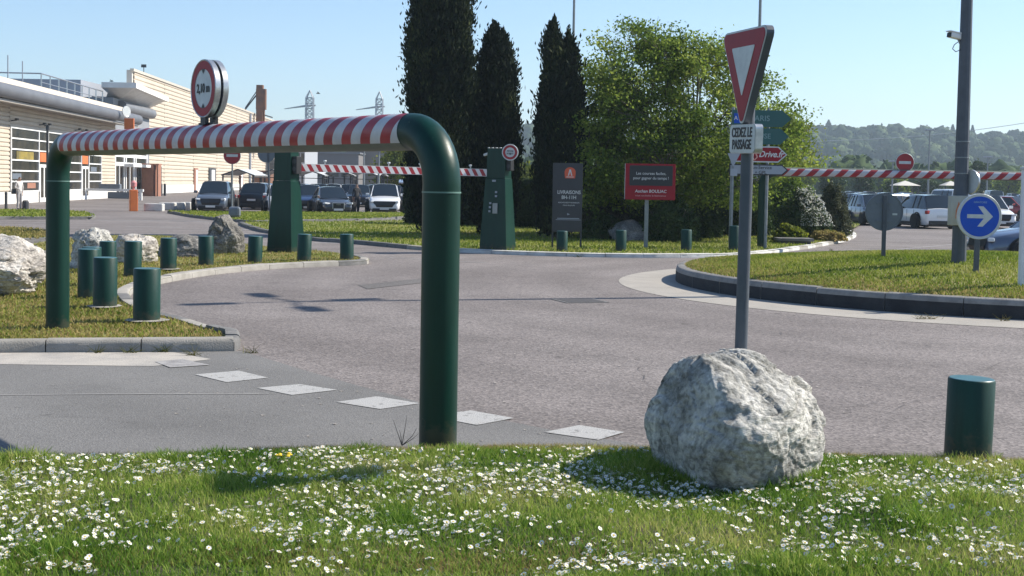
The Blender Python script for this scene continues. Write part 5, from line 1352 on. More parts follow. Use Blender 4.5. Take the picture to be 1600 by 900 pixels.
# ================================================================== CARS
def car(label, p, rz, L, W, Hh, paint, kind='suv', detail='', group='cars in the car park', roofcol=None, scale_roof=1.0, lamps=True, opengrille=True):
    t = thing('parked_car', label, 'car', p, rz, group)
    hood = {'suv': .60, 'hatch': .60, 'sedan': .58, 'van': .62}[kind] * Hh; gc = .20
    # stations: x, half width, bottom z, belt/hood z
    fx = L / 2
    prof = {'suv': [(-1.0, .80, .38, .80), (-.985, .90, .24, .95), (-.93, .96, .17, .98), (-.62, 1, .15, 1.0), (.0, 1, .15, .985), (.38, 1, .15, .98), (.48, .99, .15, .96), (.72, .96, .15, .86), (.92, .90, .18, .76), (.985, .82, .22, .62), (1.0, .74, .30, .50)],
            'sedan': [(-1.0, .78, .42, .86), (-.985, .86, .26, .96), (-.90, .93, .18, .99), (-.60, 1, .16, 1.0), (.0, 1, .15, .97), (.30, 1, .15, .96), (.42, .99, .15, .94), (.70, .95, .15, .84), (.90, .87, .18, .74), (.98, .80, .22, .62), (1.0, .70, .30, .50)]}
    prof['hatch'] = prof['suv']; prof['van'] = prof['suv']
    P = prof[kind]; w2 = W / 2 * .97
    b = MB(); rings = []
    for xf, wf, z0, zt in P:
        x = xf * fx; w = w2 * wf; zb = z0 * Hh if z0 > .2 else gc + .0 * z0; zb = max(gc * .9, z0 * Hh * .62); zt_ = hood * zt
        half = [(w * .86, zb), (w * .99, zb + (zt_ - zb) * .22), (w * 1.0, zb + (zt_ - zb) * .55), (w * .97, zb + (zt_ - zb) * .80), (w * .90, zt_ - .015), (w * .80, zt_ + .012), (w * .4, zt_ + .04)]
        rings.append([(x, y, z) for y, z in half] + [(x, 0, zt_ + .05)] + [(x, -y, z) for y, z in reversed(half)])
    b.loft(rings, closed=True); body = b.build('body', paint, t, True, ang=.8)
    # cabin
    cab = {'suv': [(-.95, -.72, .50, .12)], 'hatch': [(-.96, -.78, .44, .08)], 'sedan': [(-.78, -.38, .40, .02)], 'van': [(-.97, -.94, .62, .42)]}[kind][0]
    rb, rr0, fb, rr1 = cab      # rear base, rear roof, front base, front roof
    mid = (rr0 + rr1) / 2
    st = [(rb, 0, .90), (rr0, 1, .93), (mid, 1.0, 1.0), (rr1, 1, .97), (fb, 0, .95)]
    rings = []; zb = hood * .97
    for xf, up_, wf in st:
        x = xf * fx; zt_ = zb + (Hh - zb) * (up_ * (.965 if abs(xf - rr0) < 1e-6 else (1 if up_ and abs(xf - mid) < .01 else .975))) + (0 if up_ else .03)
        wb = w2 * .90 * (wf if not up_ else 1); wr = w2 * (.66 if up_ else .86 * wf)
        if not up_: wb = wr = w2 * .84
        half = [(wb, zb), (wr + (wb - wr) * .15, zb + (zt_ - zb) * .86), (wr * .96, zt_ - .012), (wr * .5, zt_ + .018 * up_)]
        rings.append([(x, y, z) for y, z in half] + [(x, 0, zt_ + .022 * up_)] + [(x, -y, z) for y, z in reversed(half)])
    n = len(rings[0])
    def mi(i, j): return 0 if (i in (0, 3) or j in (0, n - 2)) else 1
    b = MB(); b.loft(rings, mif=mi, caps=False); b.build('cabin', [M['carglass'], roofcol or paint], t, True, ang=.5)
    # pillars
    for sg in (1, -1):
        for k0, k1 in ((0, 1), (4, 3)):
            b = MB()
            A = Vector(rings[k0][0]); Bq = Vector(rings[k1][1]); A.y *= sg * 1.0; Bq.y *= sg
            b.tube([A, Bq + Vector((0, 0, .01))], .035, 6); b.build('pillar', roofcol or paint, t)
        for xf in (mid, (rr0 + mid) / 2 - .03):
            b = MB(); b.box((xf * fx, sg * (w2 * .795), (zb + Hh) / 2 - .02), (.06, .025, (Hh - zb) * .93), rx=sg * R(17)); b.build('pillar', M['black'], t)
    wr_ = .33 if kind != 'suv' else .355
    for sx in (-.60, .625):
        for sg in (1, -1):
            b = MB(); b.X = Matrix.Translation((sx * fx, sg * (w2 - .02), wr_)) @ Matrix.Rotation(PI / 2 if sg > 0 else -PI / 2, 4, 'X')
            b.lathe([(wr_ * 1.16, -.035), (wr_ * 1.16, .0)], 24) if False else None
            b.lathe([(wr_ * .6, -.015 - .18), (wr_, -.005 - .18), (wr_, .015 - .0), (wr_ * .93, .03)][::1], 28); wt = b.build('wheel', M['tyre'], t, True)
            b = MB(); b.X = Matrix.Translation((sx * fx, sg * (w2 + .022), wr_)) @ Matrix.Rotation(-PI / 2 if sg > 0 else PI / 2, 4, 'X')
            b.lathe([(wr_ * .68, -.01), (wr_ * .68, .004), (wr_ * .6, .006)], 24, mi=1)
            for k in range(5):
                a = 2 * PI * k / 5; b.prism([(math.cos(a + s_) * r_, math.sin(a + s_) * r_) for s_, r_ in ((-.3, wr_ * .15), (-.16, wr_ * .66), (.16, wr_ * .66), (.3, wr_ * .15))], .006, .018)
            b.build('rim', [M['wheel'], M['dark']], wt)
            b = MB(); b.X = Matrix.Translation((sx * fx, sg * (w2 + .001), wr_ + .02)); m_ = 20; r1 = wr_ * 1.17; r0 = wr_ * .98
            vs_ = [(r_ * math.cos(PI * j / m_), 0, r_ * math.sin(PI * j / m_)) for r_ in (r0, r1) for j in range(m_ + 1)]
            b._add(vs_, [(j, j + 1, m_ + 2 + j, m_ + 1 + j) for j in range(m_)]); b.build('arch', M['black'], t)
    # front
    zf = hood
    if detail != 'audi':
        gw = .78 if detail == 'wide' else .60
        b = MB(); b.loft([[(fx * .985, -w2 * gw, zf * .72), (fx * .985, w2 * gw, zf * .72)], [(fx * 1.015, -w2 * .55, zf * .5), (fx * 1.015, w2 * .55, zf * .5)], [(fx * .99, -w2 * .42, zf * .30), (fx * .99, w2 * .42, zf * .30)]], caps=False)
        b.build('grille', M['black'], t, fix=False)
    else:
        b = MB(); b.box((fx * 1.0, 0, zf * .48), (.06, w2 * .72, zf * .52), bev=.02); g_ = b.build('grille', M['rim'], t)
        b = MB(); b.box((fx * 1.0 + .02, 0, zf * .48), (.04, w2 * .64, zf * .46), bev=.01); b.build('grille_mesh', M['black'], g_)
        b = MB()
        for k in range(4):
            b.X = Matrix.Translation((fx + .045, (k - 1.5) * .055, zf * .64)) @ Matrix.Rotation(PI / 2, 4, 'Y')
            nn_ = 16; r0, r1 = .026, .036
            vs_ = [(r_ * math.cos(2 * PI * j / nn_), r_ * math.sin(2 * PI * j / nn_), 0) for r_ in (r0, r1) for j in range(nn_)]
            b._add(vs_, [(j, (j + 1) % nn_, nn_ + (j + 1) % nn_, nn_ + j) for j in range(nn_)])
        b.build('ring_badge', M['rim'], t)
    b = MB(); b.box((fx * 1.0, 0, zf * .2 + .06), (.10, w2 * 1.45, .12), bev=.03); b.build('lower_bumper', M['black'], t)
    b = MB(); b.box((-fx * .995, 0, zf * .2 + .10), (.10, w2 * 1.5, .2), bev=.03); b.build('rear_bumper', M['black'], t)
    for sg in (1, -1):
        b = MB(); b.box((fx * .955, sg * w2 * .68, zf * .68), (.16, .36, .10), -sg * R(24), bev=.03, rx=sg * R(6)); b.build('headlight', M['lamp'], t)
        b = MB(); b.box((-fx * .965, sg * w2 * .78, zf * .82), (.16, .30, .16), sg * R(24), bev=.03); b.build('tail_light', M['taillamp'], t)
        b = MB(); b.box((fb * fx - .28, sg * (w2 + .06), zb + .10), (.10, .20, .14), bev=.03); b.build('mirror', M['black'] if roofcol else paint, t)
        b = MB()
        for xx in (.30, -.10, -.44): b.box((xx * fx, sg * (w2 * .993), (zb + gc) / 2 + .08), (.012, .012, zb * .55))
        b.box((.05 * fx, sg * (w2 * .985), gc + .06), (L * .5, .05, .12)); b.build('door_seam', M['black'], t)
    b = MB(); b.box((fx * 1.0 + .045, 0, zf * .30), (.02, .50, .11)); b.build('number_plate', M['plate'], t)
    b = MB(); b.box((-fx * 1.0 - .01, 0, zf * .62 if kind != 'van' else zf * .5), (.04, .50, .11)); b.build('number_plate', M['plate'], t)
    b = MB(); b.box((0, 0, gc * .8 + .06), (L * .86, W * .74, .22)); b.build('underbody', M['black'], t)
    return t
def paint(n, c, c2=None, metal=.3): return newmat(n, c, .28, metal, coat=.9)
P_gb = paint('grey_blue_paint', (.11, .13, .16)); P_blk = paint('black_paint', (.008, .010, .018)); P_w = paint('white_paint', (.78, .78, .78), metal=0)
P_dg = paint('dark_grey_paint', (.05, .052, .058)); P_bl = paint('dark_blue_paint', (.03, .06, .15)); P_sl = paint('slate_blue_paint', (.09, .115, .17)); P_si = paint('silver_paint', (.40, .41, .43), metal=.6); P_r = paint('red_paint', (.35, .03, .03))
FR = -PI / 2
car('grey-blue crossover facing the camera before the warehouse, left of the no entry pole', G(322, 331) + Vector((0, 2.2, 0)), FR + R(6), 4.5, 1.88, 1.64, P_gb)
car('black estate car seen from behind, right of the no entry pole', G(398, 328) + Vector((0, 2.2, 0)), PI / 2 - R(5), 4.5, 1.85, 1.56, P_blk)
car('small white hatchback half hidden by the left barrier tower', G(428, 333) + Vector((0, 2.0, 0)), FR + R(14), 3.9, 1.72, 1.50, P_w, 'hatch')
car('dark blue car just right of the left barrier tower', G(464, 332) + Vector((.1, 3.4, 0)), FR + R(8), 4.3, 1.80, 1.50, P_bl, 'hatch')
car('dark grey sedan with large chrome framed grille facing the camera', G(508, 334.5) + Vector((0, 2.2, 0)), FR + R(18), 4.5, 1.84, 1.43, P_dg, 'sedan', 'audi')
car('white crossover with wide black grille facing the camera under the boom', G(595, 334.5) + Vector((0, 2.2, 0)), FR + R(5), 4.5, 1.86, 1.63, P_w, 'suv', 'wide')
car('dark car parked behind the person in the dark dress', G(553, 324) + Vector((0, 3, 0)), FR + R(4), 4.3, 1.8, 1.5, P_blk, 'hatch')
tc_ = car('dark estate with its tailgate raised, right of the white crossover', G(634, 331) + Vector((0, 4.2, 0)), PI / 2 + R(4), 4.5, 1.82, 1.5, P_dg, 'suv')
b = MB(); b.box((-2.7, 0, 1.78), (1.15, 1.5, .10), ry=R(-8), bev=.03); b.build('tailgate', P_si, tc_)
p = G(643, 334); s = thing('shopping_trolley', 'wire shopping trolley behind the car with the raised tailgate', 'trolley', p, R(20))
b = MB()
for k in range(7): b.tube([(-.25, -.4 + k * .13, .35), (-.28, -.4 + k * .13, .95)], .012, 4); b.tube([(.25, -.4 + k * .13, .35), (.28, -.4 + k * .13, .95)], .012, 4)
for z in (.35, .65, .95): b.tube([(-.27, -.45, z), (.27, -.45, z), (.27, .42, z), (-.27, .42, z), (-.27, -.45, z)], .015, 4)
b.build('basket', M['rim'], s); b = MB(); b.tube([(-.25, .4, .95), (-.25, -.4, .12), (.25, -.4, .12), (.25, .4, .95)], .018, 5); b.build('frame', M['rim'], s)
for x_, y_ in ((-.22, -.4), (.22, -.4), (-.22, .35), (.22, .35)):
    b = MB(); b.X = Matrix.Translation((x_, y_, .07)) @ Matrix.Rotation(PI / 2, 4, 'Y'); b.lathe([(.06, -.015), (.06, .015)], 10); b.build('caster', M['black'], s)
# right-hand car park
car('slate blue hatchback left of the grey sign back in the right car park', G(1375, 353) + Vector((.15, 1.9, 0)), R(-88), 4.1, 1.76, 1.56, P_sl, 'hatch')
car('white crossover with black roof turned away behind the grey sign back', G(1460, 358) + Vector((.0, 2.0, 0)), R(99), 4.15, 1.78, 1.60, P_w, 'suv', roofcol=P_blk)
car('white crossover facing the camera behind the blue arrow sign', G(1560, 357) + Vector((.1, 2.0, 0)), R(-92), 4.4, 1.84, 1.62, P_w, 'suv')
car('slate grey car nose beside the white post at the right photo edge', Vector((13.75, 32.2, 0)), R(184), 4.2, 1.78, 1.55, P_sl, 'hatch')
RC = [((1348, 336), P_dg, 'hatch', -80, 'dark grey car behind the slate blue hatchback'), ((1408, 338), P_si, 'suv', 30, 'silver car seen over the grey sign back'), ((1478, 335), P_w, 'van', 100, 'white van roof behind the white crossover with black roof'),
      ((1425, 330), P_w, 'hatch', -70, 'white car in the back rows between sign back and van'), ((1545, 340), P_w, 'hatch', -60, 'white car right behind the arrow sign disc'), ((1585, 342), P_r, 'hatch', -60, 'red car near the right photo edge'),
      ((1345, 326), P_blk, 'hatch', 90, 'black car in the far row at the left end of the right car park'), ((1380, 325), P_gb, 'hatch', 90, 'grey-blue car in the far row behind the slate blue hatchback'), ((1320, 324), P_si, 'hatch', 90, 'silver car in the far row just right of the shrubs'), ((1500, 324), P_dg, 'hatch', 90, 'dark car in the far row behind the lamp mast'), ((1550, 326), P_si, 'van', 80, 'silver van in the far row above the arrow sign'), ((1598, 328), P_bl, 'suv', 90, 'blue car in the far row at the right edge')]
for (px, py), c_, k_, a_, lab in RC: car(lab, G(px, py), R(a_), 4.3, 1.8, 1.5 if k_ != 'van' else 1.9, c_, k_)
for i, px in enumerate(range(1300, 1620, 28)):
    if i % 4 == 3: continue
    car(['pale', 'dark', 'white', 'grey'][i % 4] + ' car in the farthest row, %s of the right car park' % ['left end', 'left part', 'centre left', 'near the left canopy', 'middle', 'before the right canopy', 'right of centre', 'near the mast', 'behind the mast', 'right part', 'far right part', 'right end'][i % 12], G(px, 317), R(90 + random.uniform(-4, 4)), 4.2, 1.8, 1.5, [P_si, P_blk, P_w, P_gb][i % 4], 'hatch')
# parasol-like canopies on poles in the far car park
for px, py, w, lab in ((1413, 322, 38, 'pale peaked canopy left, above the grey sign back'), (1484, 322, 28, 'pale peaked canopy right, beside the lamp mast')):
    p = G(px, py); sc = F / p.y; r_ = w / 2 / sc
    s = thing('canopy', lab, 'canopy', p); zt = (py - 290) / sc
    b = MB(); b._add([(-r_, -r_, zt), (r_, -r_, zt), (r_, r_, zt), (-r_, r_, zt), (0, 0, zt + .55)], [(0, 1, 4), (1, 2, 4), (2, 3, 4), (3, 0, 4), (3, 2, 1, 0)]); b.build('roof', newmat('canopy_cloth', (.6, .57, .5), .8), s)
    for sx, sy in ((-1, -1), (1, -1), (1, 1), (-1, 1)):
        b = MB(); b.tube([(sx * r_ * .85, sy * r_ * .85, 0), (sx * r_ * .85, sy * r_ * .85, zt)], .06, 6); b.build('leg', M['dark'], s)
# trolley shelters
def shelter(label, p, w, d, zt, ridge, rz=0):
    s = thing('trolley_shelter', label, 'shelter', p, rz, 'trolley shelters in the left car park')
    b = MB()
    for sg in (1, -1):
        b.loft([[(-sg * 0, -d / 2, zt + ridge), (sg * w / 2, -d / 2, zt)], [(0, d / 2, zt + ridge), (sg * w / 2, d / 2, zt)]], caps=False)
        b.loft([[(-sg * 0, -d / 2, zt + ridge + .06), (sg * w / 2, -d / 2, zt + .06)], [(0, d / 2, zt + ridge + .06), (sg * w / 2, d / 2, zt + .06)]], caps=False)
        b.tube([(0, -d / 2, zt + ridge + .03), (sg * w / 2, -d / 2, zt + .03)], .05, 6, 1)
    b.build('roof', [newmat('shelter_roof', (.55, .56, .56), .5), M['dark']], s, fix=False)
    for sx in (-1, 1):
        for sy in (-1, 0, 1):
            b = MB(); b.tube([(sx * w * .46, sy * d * .48, 0), (sx * w * .46, sy * d * .48, zt)], .06, 6); b.build('leg', M['dark'], s)
    b = MB()
    for sx in (-1, 1):
        for z in (.5, 1.1, 1.9): b.tube([(sx * w * .46, -d * .48, z), (sx * w * .46, d * .48, z)], .03, 5)
    for z in (1.1, 1.9): b.tube([(-w * .46, d * .48, z), (w * .46, d * .48, z)], .03, 5)
    b.build('rail', M['dark'], s); return s
shl = [(385, 318, 51, 3.0, 'brown gabled shelter before the warehouse right of the no entry pole'), (432, 317, 40, 2.7, 'gabled shelter partly behind the left barrier tower'), (488, 316, 54, 2.9, 'gabled trolley shelter above the dark grey sedan'), (530, 316, 50, 2.9, 'gabled trolley shelter left of the person in the dark dress'),
       (572, 315, 54, 2.9, 'gabled trolley shelter behind the person in the dark dress'), (618, 316, 44, 3.0, 'whitest gabled shelter, rightmost before the cypress')]
for px, py, w, zt, lab in shl:
    p = G(px, py); sc = F / p.y; shelter(lab, p, w / sc, 5, (py - 267 - 8) / sc, 9 / sc, R(random.uniform(-6, 6)))
for i, (px, py) in enumerate(((470, 319), (500, 320), (520, 319), (545, 319), (585, 320), (610, 320))):
    car(['silver', 'black', 'white', 'silver', 'blue', 'white'][i] + ' car under the far shelters, number %s from the left tower' % ['one', 'two', 'three', 'four', 'five', 'six'][i] if False else ['silver car under the shelters right of the left tower', 'black car under the shelters behind the dark sedan', 'white car roof between dark sedan and shelters', 'silver car under the shelter left of the dark dressed person', 'blue car under the shelters left of the white crossover', 'white car under the shelters behind the white crossover'][i],
        G(px, py), R(90 + 3 * i), 4.2, 1.8, 1.5, [P_si, P_blk, P_w, P_si, P_bl, P_w][i], 'hatch')
# ================================================================== TREES
M['cyp'] = leafmat('cypress_foliage', [(.006, .011, .007), (.010, .018, .009), (.018, .028, .012), (.07, .085, .03)], .15, .8, .8)
M['leafy'] = leafmat('spring_leaves', [(.032, .065, .014), (.10, .16, .024), (.22, .29, .045), (.36, .40, .09)], .5, .6, .5)
M['leafyel'] = leafmat('yellow_green_leaves', [(.08, .12, .015), (.15, .18, .02), (.24, .25, .03)], .5, .6, .6)
M['shrub'] = leafmat('shrub_leaves', [(.02, .042, .014), (.045, .08, .024), (.09, .13, .04)], .25, .5, .9)
M['shrubgrey'] = leafmat('grey_shrub_leaves', [(.03, .045, .022), (.08, .09, .05), (.16, .165, .10)], .3, .7, 1.4)
M['flower'] = leafmat('white_blossom', [(.42, .43, .36), (.65, .65, .60), (.78, .78, .74)], .35, .7, 1.5)
M['hedge'] = leafmat('hedge_leaves', [(.014, .03, .011), (.03, .055, .017), (.06, .09, .028)], .25, .6, .8)

def foliage(parent, C, size, mat, name='crown', aspect=1.7, up_bias=0, axis=None):
    V, Fq = leaf_quads(C, size, up_bias, aspect, axis)
    rnd = np.clip(rng.normal(.5, .24, len(C)), 0, 1)
    return arrays(name, V, Fq, mat, parent, rnd=rnd)

def cypress(label, p, H_, Wm, seed, tops=1):
    t = thing('cypress_tree', label, 'tree', p)
    b = MB(); b.tube([(0, 0, -.1), (0, 0, H_ * .9)], [.18, .03], 8); b.build('trunk', M['bark'], t, True)
    r_ = np.random.default_rng(seed); Cs = []; Ax = []
    def prof(z): return np.interp(z / H_, [0, .04, .15, .35, .55, .72, .85, .94, 1.0], [.40, .62, .86, 1.0, .96, .84, .60, .34, .03]) * Wm / 2
    for k in range(1250):
        z = H_ * (r_.random() ** .9) * .985; a = r_.uniform(0, 2 * PI)
        lump = 1 + .10 * math.sin(3 * a + z * 1.3 + seed) + .10 * noise.noise(Vector((math.cos(a) * 1.2, math.sin(a) * 1.2, z * .8 + seed)))
        R_ = prof(z) * lump * r_.uniform(.86, 1.04)
        if tops == 2 and z > H_ * .72:
            a2 = 0 if math.cos(a) < 0 else 1; f_ = (z / H_ - .72) / .28; off = Wm * .19 * f_ * (1 if a2 else -1)
            c = np.array([off + R_ * math.cos(a) * .6, R_ * math.sin(a) * .6, z - (a2 * H_ * .05)])
        else: c = np.array([R_ * math.cos(a), R_ * math.sin(a), z])
        n = 46; h_ = r_.uniform(.35, .8); tt = r_.random(n) ** .8
        wd = .20 * (1 - tt) ** .7 * r_.uniform(.6, 1.1)
        q = r_.normal(size=(n, 3)) * wd[:, None]; q[:, 2] = tt * h_ + r_.normal(size=n) * .03
        q[:, 0] += math.cos(a) * .10 * np.sin(tt * 3); q[:, 1] += math.sin(a) * .10 * np.sin(tt * 3)
        Cs.append(c + q); Ax.append(np.tile([math.cos(a) * .25, math.sin(a) * .25, 1.0], (n, 1)))
    foliage(t, np.concatenate(Cs), .065, M['cyp'], aspect=2.6, axis=np.concatenate(Ax))
    b = MB(); prf = []
    for i in range(15):
        z = .15 + (H_ * .93 - .15) * i / 14; prf.append((max(.02, float(prof(z)) * (.80 if tops == 1 or z < H_ * .7 else .5)), z))
    b.lathe(prf, 18); b.build('inner_foliage', M['cyp'], t)
    return t
def tree_at(px, py, z=.09): return G(px, py, z)
p = tree_at(684, 366); sc = F / p.y; cypress('tallest dark cypress behind the near gantry post, its top out of frame', p, 10.4, 92 / sc * 1.0, 3)
p = tree_at(770, 366); sc = F / p.y; cypress('shorter dark cypress behind the right barrier tower', p, (366 - 62) / sc, 59 / sc, 12)
p = tree_at(871, 372); sc = F / p.y; cypress('slim twin topped cypress left of the broad leafy tree', p, (372 - 58) / sc, 53 / sc, 21, 2)

def broad_tree(name, label, p, clumps, nleaf, lsize, stems, mat, seed, rclump=.45, trunk_r=.16, cat='tree', limbfrac=.5, twig=True, mats2=None):
    t = thing(name, label, cat, p); r_ = random.Random(seed); r2 = np.random.default_rng(seed)
    b = MB(); C = [Vector(c) for c in clumps]
    # stems, then limbs to cluster centres, then twigs to each clump
    zs = max(c.z for c in C); cen = sum(C, Vector()) / len(C)
    S = []
    for k in range(stems):
        a = 2 * PI * k / stems + r_.random(); tip = Vector((cen.x + math.cos(a) * 1.1 * (stems > 1), cen.y + math.sin(a) * .8 * (stems > 1), zs * .62))
        pts = []
        st_ = Vector((math.cos(a) * .12, math.sin(a) * .12, -.1)) * (stems > 1)
        for j in range(9):
            f = j / 8; q = st_.lerp(tip, f) + Vector((math.sin(f * 5 + k) * .12, math.cos(f * 4 + k) * .12, 0)) * f; pts.append(q)
        b.tube(pts, [trunk_r * (1 - .72 * j / 8) for j in range(9)], 8); S.append(pts)
    nl = max(6, int(len(C) / 9)); L_ = []
    for k in range(nl):
        c = C[r_.randrange(len(C))] * .8 + cen * .2
        s_ = min((q for pts in S for q in pts[2:]), key=lambda q: (q - Vector((c.x * .35, c.y * .35, c.z * .55))).length)
        mid = s_.lerp(c, .5) + Vector((0, 0, -.15 + .3 * r_.random())); pts = smooth_path([s_, mid, c], 3)
        b.tube(pts, [trunk_r * .34 * (1 - .7 * j / (len(pts) - 1)) for j in range(len(pts))], 6, caps=False); L_.append(pts)
    for c in C:
        s_ = min((q for pts in L_ for q in pts[2:]), key=lambda q: (q - c).length + (0.6 if q.z > c.z else 0))
        mid = s_.lerp(c, .5) + Vector((r_.gauss(0, .1), r_.gauss(0, .1), r_.gauss(.05, .1)))
        b.tube([s_, mid, c], [trunk_r * .11, trunk_r * .08, trunk_r * .04], 4, caps=False)
        if twig:
            for _ in range(2): b.tube([mid, c + Vector((r_.gauss(0, .35), r_.gauss(0, .35), r_.gauss(.1, .25)))], [.012, .004], 3, caps=False)
    b.build('trunk', M['bark'], t, True, ang=1.2)
    P = []
    for c in C:
        n = int(nleaf * r_.uniform(.5, 1.5)); rr = rclump * r_.uniform(.6, 1.3)
        P.append(r2.normal(size=(n, 3)) * np.array([rr, rr, rr * .5]) * .55 + np.array(c))
    P = np.concatenate(P)
    foliage(t, P, lsize, mat)
    if mats2: foliage(t, P[r2.random(len(P)) < mats2[1]] + r2.normal(size=(1, 3)) * .05, lsize, mats2[0], 'young_leaves')
    return t
p = tree_at(1062, 372); sc = F / p.y; r_ = random.Random(5); cl_ = []
X0, X1 = (884 - 1062) / sc, (1242 - 1062) / sc
def crown_top(x): return float(np.interp(x, [X0, X0 + .5, X0 + 1.2, -1.5, 0, 1.2, 2.2, 3.0, X1 - .4, X1], [3.2, 5.9, 7.4, 7.9, 7.55, 7.1, 6.4, 5.5, 4.7, 3.6]))
while len(cl_) < 520:
    x = r_.uniform(X0, X1 + .1); y = r_.uniform(-3.2, 3.2); z = r_.uniform(1.15, 8.0)
    tp = (crown_top(x) - .38) * math.sqrt(max(0, 1 - (y / 3.9) ** 2))
    if z > tp: continue
    shell = (tp - z)
    if noise.noise(Vector((x * .75, y * .75, z * .75 + 4))) < -.16: continue
    if x > 3.0 and z < 2.2: continue
    cl_.append((x, y, z))
broad_tree('broad_tree', 'large spreading broadleaf tree with loose sunlit spring foliage behind the boards', p, cl_, 165, .070, 4, M['leafy'], 9, .62, .15)
# yellow-green trees right of the signpost
def blobtree(name, label, p, w, h, z0, n, nleaf, ls, mat, seed, rc=.4, stems=1, **k):
    r_ = random.Random(seed); cl = []
    while len(cl) < n:
        x, y, z = r_.uniform(-1, 1), r_.uniform(-1, 1), r_.uniform(-1, 1)
        if x * x + y * y + z * z > 1 or r_.random() > (x * x + y * y + z * z) ** .5 + .25: continue
        q = 1 + .25 * noise.noise(Vector((x * 1.5 + seed, y * 1.5, z * 1.5)))
        cl.append((x * w / 2 * q, y * w / 2 * q, z0 + (h - z0) * (z * q + 1) / 2))
    return broad_tree(name, label, p, cl, nleaf, ls, stems, mat, seed, rc, **k)
p = G(1226, 352); sc = F / p.y
blobtree('small_tree', 'airy yellow green tree right of the direction boards', p, 62 / sc, (352 - 182) / sc, 70 / sc, 60, 140, .085, M['leafyel'], 33, .55, trunk_r=.08)
# shrubs --------------------------------------------------------------------
def shrub(label, p, w, d, h, n, ls, mat, seed, name='shrub', squ=1.0, flower=None):
    t = thing(name, label, 'shrub', p); r2 = np.random.default_rng(seed)
    b = MB()
    for k in range(7): a = k * .9; b.tube([(0, 0, 0), (math.cos(a) * w * .2, math.sin(a) * d * .2, h * .4), (math.cos(a) * w * .36, math.sin(a) * d * .34, h * .75)], [.03, .02, .008], 5)
    b.build('stem', M['bark'], t)
    u = r2.normal(size=(n, 3)); u /= np.linalg.norm(u, axis=1)[:, None]; u[:, 2] = np.abs(u[:, 2])
    lump = np.array([1 + .30 * noise.noise(Vector((a * 2.2 + seed, b_ * 2.2, c * 2.2))) + .16 * noise.noise(Vector((a * 6 + seed, b_ * 6, c * 6))) for a, b_, c in u])
    rr = r2.uniform(.55, 1.0, n) ** .6 * lump
    C = u * rr[:, None] * np.array([w / 2, d / 2, h]) * np.array([1, 1, squ])
    C[:, 2] += .02
    foliage(t, C, ls, mat, 'foliage')
    if flower is not None:
        sel = (r2.random(n) < .85) & (rr > .74) & (C[:, 2] > h * .30) & (C[:, 0] * flower[0] > w * flower[1])
        foliage(t, C[sel] * 1.05, ls * .85, M['flower'], 'blossom', aspect=1.1)
    # dark earth-side core of twigs
    b = MB(); prf = [(w * .33, .0), (w * .37, h * .3), (w * .30, h * .6), (w * .1, h * .8)]
    b.lathe(prf, 14); o = b.build('inner_foliage', mat, t); o.scale = (1, d / w, 1)
    return t
def sh(label, px0, px1, py, top, mat, n, ls=.06, seed=1, dd=None, flower=None, name='shrub', dy=0, z=.09):
    p = G((px0 + px1) / 2, py, z); sc = F / p.y; w = (px1 - px0) / sc; h = (py - top) / sc
    return shrub(label, p + Vector((0, dy, 0)), w, dd or w * .8, h, n, ls, mat, seed, name, flower=flower)
sh('rounded shrub covered in white blossom at the right end of the planted island', 1212, 1298, 374, 304, M['shrub'], 14000, .05, 41, None, (1, -.12))
sh('grey green ragged shrub at the far right of the planted island', 1268, 1328, 368, 288, M['shrubgrey'], 13000, .05, 42)
sh('yellowish green shrub behind the white blossom shrub', 1185, 1290, 362, 270, M['leafy'], 12000, .06, 43, dy=1.5)
sh('low spiky green plants under the white blossom shrub', 1205, 1262, 379, 352, M['leafyel'], 2500, .07, 44)
sh('dry grassy tuft at the foot of the grey green shrub', 1262, 1322, 376, 360, M['grassdry'], 2600, .06, 45)
sh('dark shrub under the direction boards', 1120, 1205, 368, 283, M['shrub'], 11000, .06, 46)
sh('dark leafy shrub left of the direction signpost', 1052, 1130, 372, 298, M['shrub'], 11000, .06, 47)
sh('dark shrub behind the red framed board', 985, 1062, 370, 300, M['shrub'], 11000, .06, 48)
sh('dark leafy shrub hiding the trunks of the broad tree right of the red framed board', 995, 1095, 377, 312, M['shrub'], 12000, .06, 51)
sh('grey flecked shrub between totem and red framed board', 905, 990, 369, 293, M['shrubgrey'], 11000, .055, 49)
sh('low dark shrub beside the totem', 905, 975, 374, 335, M['shrub'], 6000, .055, 50)
# hedge behind the towers
def hedge(label, a, c, zt, thick, n, ls, mat, seed):
    p = a.lerp(c, .5); L = (c - a).length; an = math.atan2(c.y - a.y, c.x - a.x); t = thing('hedge', label, 'hedge', (p.x, p.y, 0), an); r2 = np.random.default_rng(seed)
    x = r2.uniform(-L / 2, L / 2, n); y = r2.uniform(-thick / 2, thick / 2, n); z = zt * r2.random(n) ** .7
    k = r2.random(n); y = np.where(k < .55, -thick / 2 + np.abs(r2.normal(0, .1, n)), y); z = np.where(k > .7, zt - np.abs(r2.normal(0, .1, n)), z)
    z += .15 * np.array([noise.noise(Vector((a_ * .9, 0, seed))) for a_ in x]) * (z > zt * .6)
    foliage(t, np.stack([x, y, z + .03], 1), ls, mat, 'foliage')
    b = MB(); b.box((0, .05, zt * .44), (L, thick * .7, zt * .86)); b.build('inner_foliage', mat, t); return t
hedge('tall dark clipped hedge behind the right barrier tower and cypresses', G(640, 352) , G(930, 362), 1.95, 1.2, 42000, .07, M['hedge'], 5)
hedge('dark hedge behind the boards and the broad tree', G(925, 360), G(1180, 360), 2.1, 1.3, 30000, .08, M['hedge'], 6)

